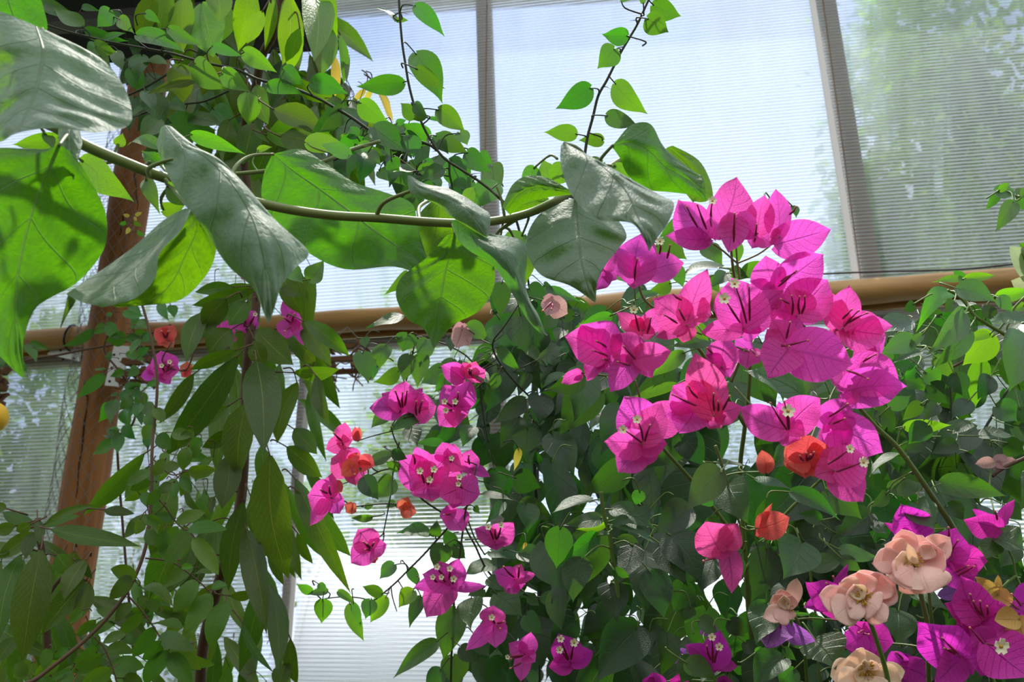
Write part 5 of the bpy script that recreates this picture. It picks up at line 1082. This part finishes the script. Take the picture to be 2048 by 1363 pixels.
BM.leaf('J', 1.26, [(970, 935, 898, 1245, 182, ''), (1065, 875, 1062, 1065, 152, 'g'), (955, 845, 782, 922, 82, ''), (770, 865, 702, 1052, 84, ''), (860, 1125, 598, 1348, 112, 'g'), (950, 1215, 965, 1400, 164, ''), (880, 1290, 790, 1420, 116, ''), (900, 565, 845, 705, 132, ''), (960, 560, 1030, 640, 100, ''), (845, 510, 860, 415, 74, ''), (815, 490, 622, 502, 86, 'g'), (960, 560, 900, 470, 84, ''),
    (1250, 310, 1142, 442, 72, 'g'), (1130, 262, 1305, 300, 44, 'g'), (1185, 680, 1018, 742, 90, 'g'), (610, 675, 524, 762, 88, 't'), (540, 845, 424, 800, 72, ''), (190, 885, 182, 1022, 114, 'y'), (352, 908, 432, 1128, 96, ''), (372, 900, 416, 1048, 52, 't'), (470, 885, 440, 995, 96, ''), (562, 868, 468, 1018, 106, 'y'), (722, 830, 635, 930, 106, 'y'), (660, 815, 705, 895, 44, ''), (698, 698, 765, 812, 68, ''),
    (130, 835, 36, 790, 56, 'y'), (222, 830, 98, 852, 50, ''), (170, 790, 220, 840, 50, 'y'), (280, 832, 388, 908, 52, 'y'), (430, 170, 520, 300, 120, 'd'), (600, 180, 480, 290, 130, ''), (480, 80, 650, 30, 80, 'g'), (640, 110, 560, 70, 66, ''), (600, 20, 690, 60, 70, 'd'), (480, 400, 350, 405, 50, ''), (440, 340, 490, 330, 40, ''), (620, 330, 560, 350, 60, 'g'),
    (1240, 860, 1380, 840, 90, ''), (1320, 170, 1470, 230, 150, 'd'), (1380, 330, 1390, 490, 140, ''), (1180, 600, 1350, 650, 120, 'g'), (1340, 610, 1500, 680, 120, ''), (1210, 850, 1365, 992, 172, 'g'), (1380, 970, 1490, 1090, 120, 'g'), (1470, 870, 1640, 920, 86, 'g'), (1400, 860, 1460, 920, 70, 'g'), (1000, 1160, 1110, 1250, 100, 'd'), (1090, 1100, 1170, 1225, 130, 'd'), (1400, 1300, 1440, 1400, 70, ''),
    (1160, 760, 1250, 840, 90, ''), (1130, 820, 1040, 860, 90, 'g'), (1340, 0, 1308, 132, 46, 'Y'), (1080, 340, 1110, 380, 40, ''), (1480, 640, 1600, 800, 120, 't'), (1260, 960, 1290, 1080, 120, 'd'), (1380, 550, 1360, 590, 22, 'Y'), (1160, 200, 1290, 180, 110, 'd')], mx=.035, dj=.04)
BM.leaf('E', 1.32, [(375, 690, 385, 750, 64, ''), (500, 735, 465, 872, 112, ''), (630, 670, 600, 772, 140, ''), (365, 775, 395, 952, 140, ''), (575, 880, 425, 945, 92, 'b'), (640, 790, 600, 950, 110, ''), (720, 785, 690, 985, 114, ''), (850, 918, 785, 1005, 100, 'g'), (515, 1140, 415, 1218, 84, ''), (705, 1148, 512, 1242, 86, 'g'), (655, 1210, 690, 1330, 116, 'd'), (840, 1300, 655, 1312, 52, 'g'),
    (1030, 900, 1110, 960, 70, 'g'), (1250, 885, 1075, 1135, 116, 'd'), (1335, 895, 1275, 1035, 84, 'd'), (1290, 558, 1338, 795, 190, 'd'), (1180, 368, 1165, 572, 114, 'd'), (975, 620, 1105, 705, 114, ''), (1160, 740, 1295, 885, 74, ''), (1320, 740, 1430, 850, 74, ''), (1400, 1025, 1400, 1195, 156, 'd'), (1320, 1045, 1125, 1195, 112, 'd'), (1330, 1225, 1320, 1380, 172, 'd'), (1645, 1148, 1445, 1245, 66, 'g'),
    (1550, 905, 1415, 995, 62, 'g'), (1400, 810, 1560, 730, 46, 'g'), (1820, 578, 1605, 625, 92, ''), (1420, 408, 1645, 495, 72, 'g'), (628, 302, 488, 438, 66, ''), (600, 560, 388, 640, 62, 'g'), (1010, 1210, 950, 1330, 110, ''), (1160, 900, 1120, 1010, 70, 't'), (740, 700, 700, 860, 110, ''), (870, 690, 880, 770, 70, 'd'), (450, 850, 420, 940, 40, ''), (1190, 640, 1060, 690, 80, 't'),
    (1480, 560, 1420, 640, 100, 'd'), (1540, 640, 1500, 720, 90, 'd'), (1600, 560, 1480, 540, 80, 'd'), (1340, 400, 1450, 440, 110, 'd')], mx=.035, dj=.04)
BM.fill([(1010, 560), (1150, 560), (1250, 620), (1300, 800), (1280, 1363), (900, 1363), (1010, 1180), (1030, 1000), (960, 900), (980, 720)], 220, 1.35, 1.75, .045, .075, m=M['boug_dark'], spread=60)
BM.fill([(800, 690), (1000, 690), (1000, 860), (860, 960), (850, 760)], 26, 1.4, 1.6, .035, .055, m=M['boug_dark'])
BM.done()

# ================================================================== purple bougainvillea, lower corner
BL = Plant('bougainvillea', P(1950, 1500, 1.0), 'bougainvillea bush with purple-magenta and lilac flowers around the roses', 'bush', M['boug'], M['gstem'], 91, 'bougainvillea plants')
BL.t.location.z = 0; WORLD[BL.t.name] = BL.t.location.copy()
BL.stem('X', [(2000, 1500, 1.0), (1990, 1380, 1.0), (1960, 1280, .98), (1950, 1180, .96), (1930, 1100, .95), (1900, 1060, .94)], 1, .004, .0012, ground='start')
BL.stem('L', [(2060, 860), (2000, 740), (1980, 640), (1920, 530)], .93, .0014, .0008)
BL.stem('L', [(2000, 740), (1900, 840), (1850, 1000), (1800, 1100)], .93, .0014, .001)
BL.stem('L', [(800, 660), (800, 760), (830, 1000), (850, 1400)], .98, .0014)
BL.stem('L', [(1110, 1000), (1105, 1080), (1120, 1200), (1160, 1400)], .92, .001)
BL.stem('L', [(240, 1380), (225, 1300), (222, 1262)], .95, .001)
f = BL.flower
f('L', 1420, 520, .92, 'purple', [(1325, 325, 230), (1525, 375, 48), (1225, 430, 70)], [])
f('L', 1625, 650, .90, 'purple', [(1645, 462, 190), (1830, 650, 170), (1700, 830, 200), (1540, 500, 90), (1760, 610, 80)], [(1602, 540, 1605, 460), (1615, 620, 1662, 535), (1650, 720, 1720, 685), (1660, 740, 1755, 688)])
f('L', 1900, 460, .93, 'purple', [(1692, 412, 150), (2000, 303, 62), (1860, 545, 136), (1978, 520, 84), (1740, 345, 60)], [(1890, 415, 1878, 365)])
f('L', 930, 870, .91, 'purple', [(775, 780, 175), (760, 925, 90), (1022, 675, 62), (945, 1000, 150), (1255, 900, 80, 1180, 880)], [(915, 800, 890, 785), (935, 760, 930, 745)])
f('L', 625, 1010, .90, 'lilac', [(540, 1170, 205), (832, 1125, 112), (482, 1090, 120)], [(625, 1050, 600, 930)], lab='lilac flower')
f('L', 1110, 1085, .91, 'purple', [(980, 1165, 140), (1285, 1130, 190), (1075, 1232, 190), (1050, 1000, 120)], [(1110, 1060, 1080, 1075), (1105, 1080, 1140, 1085)])
f('L', 1805, 1000, .87, 'purple', [(1685, 745, 210), (1970, 930, 166), (1585, 905, 176), (1880, 1060, 180), (1650, 1060, 170)], [(1800, 975, 1732, 850), (1812, 985, 1790, 890), (1835, 970, 1830, 920), (1790, 970, 1750, 890)])
f('L', 1665, 1205, .86, 'purple', [(1425, 1025, 245), (1540, 1362, 166), (1750, 1320, 110), (1720, 1050, 150)], [(1665, 1200, 1568, 1105), (1645, 1200, 1580, 1165), (1640, 1190, 1600, 1170)])
f('L', 1830, 1140, .85, 'purple', [(2075, 1330, 270), (1760, 1040, 150), (1790, 1330, 190)], [(1810, 1140, 1730, 1045), (1830, 1140, 1915, 1155, 84)])
f('L', 2040, 900, .88, 'purple', [(2075, 770, 110), (1985, 960, 70), (2080, 1000, 120)], [(2030, 920, 1975, 850), (2020, 940, 1970, 900)])
f('L', 1335, 1270, .93, 'purple', [(1510, 1355, 140), (1270, 1180, 100), (1420, 1240, 110), (1330, 1380, 110)], [(1340, 1230, 1300, 1190)])
f('L', 222, 1265, .94, 'purple', [(275, 1055, 156), (65, 1145, 120), (378, 1268, 80), (215, 1316, 60)], [(225, 1250, 222, 1100, 40), (238, 1250, 264, 1157, 42), (215, 1235, 192, 1150)])
f('L', 40, 1200, 1.05, 'lilac', [(10, 1255, 60), (75, 1170, 50), (0, 1180, 50)], [], lab='lilac flower')
f('L', 210, 1050, 1.05, 'lilac', [(240, 1000, 90), (150, 1085, 70)], [], lab='lilac flower')
f('L', -110, 1380, .98, 'purple', [(-120, 1300, 130), (-190, 1345, 80), (-40, 1350, 90)], [])
f('L', 30, 1385, .97, 'purple', [(40, 1312, 110), (90, 1350, 80), (-20, 1340, 80)], [])
f('L', 300, 1390, .98, 'purple', [(310, 1325, 90), (250, 1350, 60)], [])
f('L', 1870, 80, 1.0, 'faded', [(1760, 90, 70), (2000, 60, 80), (1900, 130, 70)], [], lab='faded mauve flower')
f('L', 1640, 830, 1.0, 'lilac', [(1530, 860, 70), (1740, 850, 80), (1650, 790, 60)], [], lab='lilac flower')
f('L', 1890, 850, .89, 'dry', [(1765, 755, 80), (1985, 905, 120), (1830, 800, 90), (1890, 730, 40)], [], lab='dried yellow-brown flower')
f('L', 2010, 1000, .86, 'dry', [(1865, 1005, 130), (2075, 1130, 150), (2000, 960, 60)], [], lab='dried tan flower')
BL.leaf('L', .97, [(1990, 560, 1900, 700, 150, 'd'), (1700, 900, 1600, 1000, 120, 'd'), (1480, 1000, 1440, 1180, 120, 'd'), (1900, 640, 2040, 740, 120, 'd'), (1290, 900, 1400, 820, 100, 'd'), (1080, 960, 1000, 1060, 80, ''), (970, 990, 1000, 950, 40, 't'), (800, 1000, 880, 1120, 120, 'd'), (1500, 1250, 1420, 1380, 140, 'd'), (680, 1050, 760, 1180, 130, 'd'),
    (420, 1130, 480, 1220, 90, 'd'), (330, 1000, 420, 1100, 110, 'd'), (150, 1000, 250, 1090, 100, 't'), (480, 1190, 520, 1150, 40, 't'), (700, 1290, 620, 1400, 130, ''), (880, 1290, 760, 1390, 110, ''), (130, 1230, 40, 1380, 150, ''), (250, 1260, 160, 1380, 120, 'g'), (1720, 640, 1800, 760, 100, 'd')], mx=.03)
BL.fill([(1500, 1080), (2060, 1000), (2070, 1400), (1400, 1400)], 70, .98, 1.15, .05, .08, m=M['boug_dark'], spread=60)
BL.done()

# ================================================================== roses
RS = Plant('rose_bush', P(1780, 1500, .95), 'rose bush with pale pink open roses on long green stems', 'rose bush', M['boug'], M['rosestem'], 101)
RS.t.location.z = 0; WORLD[RS.t.name] = RS.t.location.copy()
RS.stem('L', [(1500, 1600, .93), (1490, 1300, .9), (1485, 1050, .88), (1455, 900, .865), (1420, 760, .85)], .9, .0030, .0022, ground='start', thorns=3)
RS.stem('L', [(1262, 1420, .88), (1240, 1300, .87), (1205, 1180, .86), (1165, 1060, .855), (1125, 960, .85), (1095, 880, .845)], .86, .0024, .0020)
RS.stem('L', [(1515, 1050, .90), (1500, 930, .88), (1490, 820, .87)], .88, .0016)
RS.stem('L', [(780, 1380, .95), (760, 1150, .92), (720, 1000, .90), (670, 960, .885)], .9, .0018, .0015)
RS.stem('L', [(1150, 1500, .92), (1130, 1380, .9), (1120, 1290, .89)], .9, .0022)
def rose(r, cx, cy, d, petals, name, lab, stam=True, mt='rose', sepals=()):
    x, y = cv(r, cx, cy); c = P(x, y, d); rr = RS.rr
    mb = MB()
    for i in range(46 if stam else 8):
        an, el = rr.uniform(0, 6.28), rr.uniform(.15, 1.0)
        dr = (RT * math.cos(an) + UP * (math.sin(an) * .7 + .25) - FW * el).normalized(); L = rr.uniform(.004, .008)
        p = c + dr * .002; q = p + dr * L
        mb.tube([p, q], .00025, 4); mb.tube([q - dr * .0005, q + dr * .0007], .0006, 5)
    mb.tube([c + FW * .008 - UP * .010, c + FW * .004 - UP * .003, c - FW * .0005], [.0035, .0045, .0025], 10)
    fo = mb.build(name, M['stamen'], RS.t, origin=c)
    fo['label'] = lab
    for k, p in enumerate(petals):
        bx, by = cv(r, p[0], p[1]); tx, ty = cv(r, p[2], p[3]); w3 = sz(r, p[4]) * d / F * 1.25
        o = p[5] if len(p) > 5 else {}
        b3 = P(bx, by, d + o.get('bd', 0) * .001); t3 = P(tx, ty, d + o.get('td', 0) * .001)
        g = MB(); blade(g, b3, t3, w3, 'rose', o.get('roll', 0), o.get('bow', -.12), o.get('fold', .35), .035, o.get('curl', .1), rr.random(), 0, 5, rr)
        ob = g.build('petal', M[o.get('m', mt)], fo, origin=b3)
        so_ = ob.modifiers.new('thick', 'SOLIDIFY'); so_.thickness = .0005
    for (ax, ay, ex, ey, ww) in sepals:
        a3 = P(*cv(r, ax, ay), d + .006); e3 = P(*cv(r, ex, ey), d + .004)
        g = MB(); blade(g, a3, e3, sz(r, ww) * d / F, 'mango', .2, .1, .3, .02, 0, .5, 0, 2, rr); g.build('sepal', M['boug'], fo, origin=a3)
D = dict
rose('L', 1385, 650, .84, [(1400, 640, 1330, 468, 130, D(td=8, bd=4, bow=-.2)), (1390, 650, 1450, 510, 200, D(td=10, bd=5, bow=-.22, fold=.5)), (1380, 660, 1225, 560, 170, D(td=6, bd=6, bow=-.15)), (1370, 670, 1140, 668, 130, D(td=0, bd=6, bow=-.1, curl=.15)),
    (1420, 670, 1612, 520, 150, D(td=4, bd=6, bow=-.2, fold=.5)), (1430, 680, 1580, 600, 190, D(td=-6, bd=2, bow=-.25, fold=.6)), (1390, 690, 1350, 828, 200, D(td=-10, bd=0, bow=.18, fold=-.3, curl=.2)), (1440, 690, 1500, 845, 250, D(td=-12, bd=-2, bow=.2, fold=-.3, curl=.2)),
    (1400, 690, 1290, 760, 150, D(td=-10, bd=-1, bow=.15, fold=-.2)), (1420, 670, 1365, 545, 62, D(td=-14, bd=-8, bow=.1, fold=.7, m='rose_cream')), (1450, 640, 1505, 560, 90, D(td=-4, bd=0, bow=-.2, fold=.5)), (1380, 675, 1280, 640, 110, D(td=-8, bd=-2, bow=-.1, m='rose_cream')), (1460, 660, 1600, 545, 60, D(td=6, bd=4, fold=.6))],
    'rose_bloom', 'largest open pale pink rose')
rose('L', 1100, 865, .84, [(1100, 870, 1075, 720, 190, D(td=10, bd=5, bow=-.22, fold=.5)), (1120, 870, 1200, 730, 210, D(td=9, bd=5, bow=-.22, fold=.5)), (1130, 880, 1290, 790, 190, D(td=4, bd=4, bow=-.2, fold=.5)), (1080, 870, 960, 780, 150, D(td=6, bd=5, bow=-.15)), (1070, 880, 832, 850, 140, D(td=0, bd=4, bow=-.1, curl=.15)),
    (1080, 900, 930, 990, 160, D(td=-6, bd=1, bow=.12, fold=-.2)), (1110, 900, 1030, 995, 90, D(td=-10, bd=-1, bow=.15, fold=-.2)), (1120, 900, 1245, 1005, 120, D(td=-10, bd=-1, bow=.15, fold=-.25)), (1120, 890, 1200, 940, 150, D(td=-12, bd=-2, bow=.15, fold=-.2)), (1080, 870, 1000, 850, 120, D(td=-8, bd=-1, bow=-.15)), (1100, 880, 1050, 790, 100, D(td=-2, bd=-4, bow=-.2, fold=.6, m='rose_cream'))],
    'rose_bloom', 'open pale pink rose beside the largest one', True, 'rose', [(1100, 920, 960, 1020, 40), (1130, 930, 1050, 960, 30)])
rose('L', 655, 930, .875, [(665, 950, 720, 755, 80, D(td=6, bd=2, bow=-.1)), (660, 950, 620, 815, 110, D(td=4, bd=2, bow=-.2, fold=.6)), (650, 950, 575, 850, 100, D(td=2, bd=1, bow=-.2, fold=.5)), (660, 940, 640, 850, 80, D(td=-6, bd=-3, bow=-.2, fold=.7, m='rose_cream')), (670, 940, 690, 850, 80, D(td=-4, bd=-2, bow=-.2, fold=.6)),
    (660, 950, 515, 985, 90, D(td=-4, bd=0, bow=.1)), (670, 950, 590, 1000, 100, D(td=-8, bd=-1, bow=.12, fold=-.2)), (670, 950, 690, 1000, 60, D(td=-4, bd=0, bow=.12))], 'rose_bloom', 'small half-open pink rose above the lilac flower', False, 'rose', [(690, 960, 800, 965, 26), (690, 970, 690, 1040, 26)])
rose('L', 1120, 1290, .885, [(1110, 1300, 1000, 1230, 190, D(td=8, bd=4, bow=-.2)), (1130, 1300, 1190, 1215, 200, D(td=8, bd=4, bow=-.2)), (1100, 1310, 905, 1330, 150, D(td=0, bd=2, bow=-.1)), (1140, 1310, 1348, 1300, 120, D(td=-6, bd=0, bow=-.15, fold=.5)), (1110, 1320, 1040, 1300, 110, D(td=-10, bd=-2, bow=-.2, fold=.6)),
    (1150, 1320, 1330, 1370, 150, D(td=-10, bd=0, bow=.12)), (1110, 1330, 960, 1420, 180, D(td=-10, bd=0, bow=.12)), (1130, 1330, 1150, 1440, 180, D(td=-12, bd=-1, bow=.12)), (1130, 1290, 1110, 1225, 60, D(td=-6, bd=-4, bow=-.2, fold=.8)), (1150, 1290, 1190, 1250, 70, D(td=-2, bd=-2, fold=.7))], 'rose_bloom', 'cream rose cut by the lower edge of view', True, 'rose_cream')
rose('L', 1700, 1350, 1.0, [(1700, 1360, 1610, 1330, 110, D(td=0)), (1700, 1360, 1800, 1330, 120, D(td=0)), (1700, 1370, 1700, 1310, 120, D(td=4)), (1700, 1360, 1650, 1420, 120, D(td=-4)), (1700, 1360, 1770, 1420, 120, D(td=-4))], 'rose_bloom', 'shaded pink rose behind the purple flowers', False)
RS.done()

# ================================================================== bright green climber at the right
RV = Plant('green_climber', P(2150, 1500, 1.0), 'leafy climber with smooth bright green pointed leaves under the round rail', 'climber', M['boug'], M['gstem'], 111)
RV.t.location.z = 0; WORLD[RV.t.name] = RV.t.location.copy()
RV.stem('H', [(1600, 408), (1660, 440), (1710, 490), (1760, 560), (1860, 625), (1930, 665), (1990, 712), (2100, 800, 1.0), (2200, 1000, 1.0)], .95, .0014, .0030, ground=True)
RV.stem('H', [(1720, 500), (1690, 440), (1690, 385), (1692, 345)], .95, .0014, .0011)
RV.stem('H', [(1900, 640), (1960, 560), (2000, 500), (2060, 440)], .95, .0012)
RV.stem('H', [(1960, 690), (1950, 620), (2010, 560)], .95, .0011); RV.stem('H', [(1820, 585), (1830, 500), (1860, 460)], .95, .0010)
RV.stem('H', [(1150, 770), (1250, 748), (1340, 742), (1440, 738), (1600, 760), (1800, 735)], 1.0, .0018, .0012)
RV.stem('H', [(2000, 950), (1940, 1010), (1870, 1130), (1800, 1260), (1780, 1400)], 1.1, .0016, m=M['dstem'])
RV.stem('H', [(1700, 820), (1620, 860), (1480, 900)], 1.02, .0014, m=M['bstem']); RV.stem('H', [(1610, 900), (1620, 1070), (1625, 1200)], 1.1, .0014, m=M['dstem'])
RV.stem('H', [(1280, 1340), (1420, 1275), (1560, 1265)], 1.02, .0009); RV.stem('H', [(1300, 1330), (1320, 1240), (1350, 1200)], 1.0, .0012)
RV.stem('L', [(1860, 160), (1930, 110), (2060, 50)], 1.0, .0020, m=M['bstem'])
RK = dict(mx=.035, dj=.025)
RV.leaf('H', .95, [(1690, 342, 1512, 360, 46, 'y'), (1700, 340, 1882, 328, 58, 'y'), (1695, 338, 1638, 290, 56, 'g'), (1622, 415, 1418, 645, 118, 'yb'), (1660, 400, 1885, 488, 130, 'gn'), (1885, 440, 2065, 400, 88, 'y'), (1700, 545, 1448, 800, 152, 'g'), (1725, 635, 1496, 875, 140, 'g'), (1862, 680, 1680, 850, 176, 'y'), (1850, 665, 1650, 740, 60, 'y'),
    (1800, 820, 1752, 1110, 128, 'y'), (2070, 690, 1945, 1015, 270, 'gn'), (2040, 560, 1845, 612, 90, 'g'), (1900, 450, 1980, 540, 80, ''), (2050, 500, 1960, 520, 60, 'y'), (1395, 690, 1200, 780, 130, ''), (1310, 680, 1380, 770, 100, 't'), (1455, 668, 1370, 770, 56, ''), (1440, 770, 1280, 845, 74, 'g'), (1150, 830, 1350, 900, 130, 'df'), (1340, 930, 1480, 1000, 110, 'g'),
    (1445, 1072, 1335, 1175, 84, 't'), (1345, 1205, 1622, 1195, 84, 'y'), (1480, 1200, 1370, 1310, 130, ''), (1885, 1090, 2000, 1180, 146, ''), (1795, 1262, 1995, 1268, 100, 'g'), (1735, 1185, 1615, 1265, 70, 'g'), (1530, 800, 1640, 930, 100, ''), (1640, 900, 1700, 1040, 120, 'd'), (1500, 960, 1620, 1080, 130, 'd'), (1850, 920, 1780, 1050, 120, 'd'), (1470, 890, 1560, 970, 120, 't'),
    (1560, 560, 1440, 480, 60, 'df'), (1400, 490, 1340, 530, 66, 'd'), (1640, 480, 1580, 540, 90, 'd'), (1720, 480, 1640, 530, 90, 'gf'), (1870, 560, 1800, 490, 80, 'd'), (1930, 760, 2040, 800, 100, ''), (1180, 1110, 1290, 1230, 110, 'd'), (1260, 1090, 1380, 1030, 90, ''), (1650, 1300, 1500, 1363, 100, 'd'), (1950, 1300, 2060, 1363, 120, 'd'), (1450, 1290, 1340, 1363, 100, 'd'), (2020, 1100, 2060, 1200, 80, 'd'),
    (1250, 760, 1200, 830, 90, ''), (1420, 860, 1330, 930, 90, 'g'), (1540, 1080, 1450, 1180, 90, 'd'), (1720, 1060, 1620, 1160, 110, 'd')], **RK)
RV.fill([(1780, 640), (2048, 590), (2060, 960), (1760, 930), (1740, 700)], 70, 1.05, 1.35, .04, .065, m=M['boug_dark'], spread=70)
RV.done()
RT2 = Plant('green_climber', P(2260, 1500, 1.1), 'hanging sprig of small leaves in front of the sheets beside the pale rosette', 'climber', M['boug'], M['gstem'], 121)
RT2.t.location.z = 0; WORLD[RT2.t.name] = RT2.t.location.copy()
RT2.stem('C', [(1890, 1115), (1960, 1120), (2010, 1150), (2100, 1140), (2300, 1300)], 1.05, .0012, .0016, ground=True)
RT2.leaf('C', 1.05, [(1900, 1112, 1965, 1068, 46, 't'), (1900, 1125, 1818, 1232, 56, 't'), (1880, 1120, 2010, 1130, 80, 'g'), (1985, 1180, 1882, 1352, 106, ''), (2000, 1160, 2070, 1240, 62, ''), (2010, 1140, 2080, 1110, 60, 'g'), (2040, 1150, 2060, 1080, 60, '')], mx=.03)

# pale variegated rosette at the edge, on the rail
PR = thing('pale_rosette_plant', P(2075, 560, 1.3), 'pale cream-green rosette of broad leaves at the edge of view above the rail', 'plant')
for (bx, by, tx, ty, ww, mt, ro) in ((2062, 560, 2018, 490, 60, 'pale', .2), (2065, 566, 2020, 560, 70, 'pale', -.4), (2070, 540, 2035, 484, 54, 'pinnate', .5), (2072, 550, 2060, 470, 70, 'pale', .1), (2080, 570, 2110, 500, 80, 'pale', 0), (2078, 580, 2040, 590, 60, 'pale', -.6), (2085, 575, 2130, 560, 80, 'pale', .3)):
    b3, t3 = P(bx, by, 1.3), P(tx, ty, 1.27); g = MB()
    blade(g, b3, t3, ww * 1.3 / F, 'rose', ro, .15, .5, .05, .05, None, 0, 4); g.build('leaf', M[mt], PR, origin=b3)
mb = MB(); e = P(2080, 575, 1.3); mb.tube(spline([e, e + Vector((.03, .05, -.2)), Vector((e.x + .1, e.y + .05, 0))], 6), .006, 8); mb.build('stem', M['gstem'], PR)
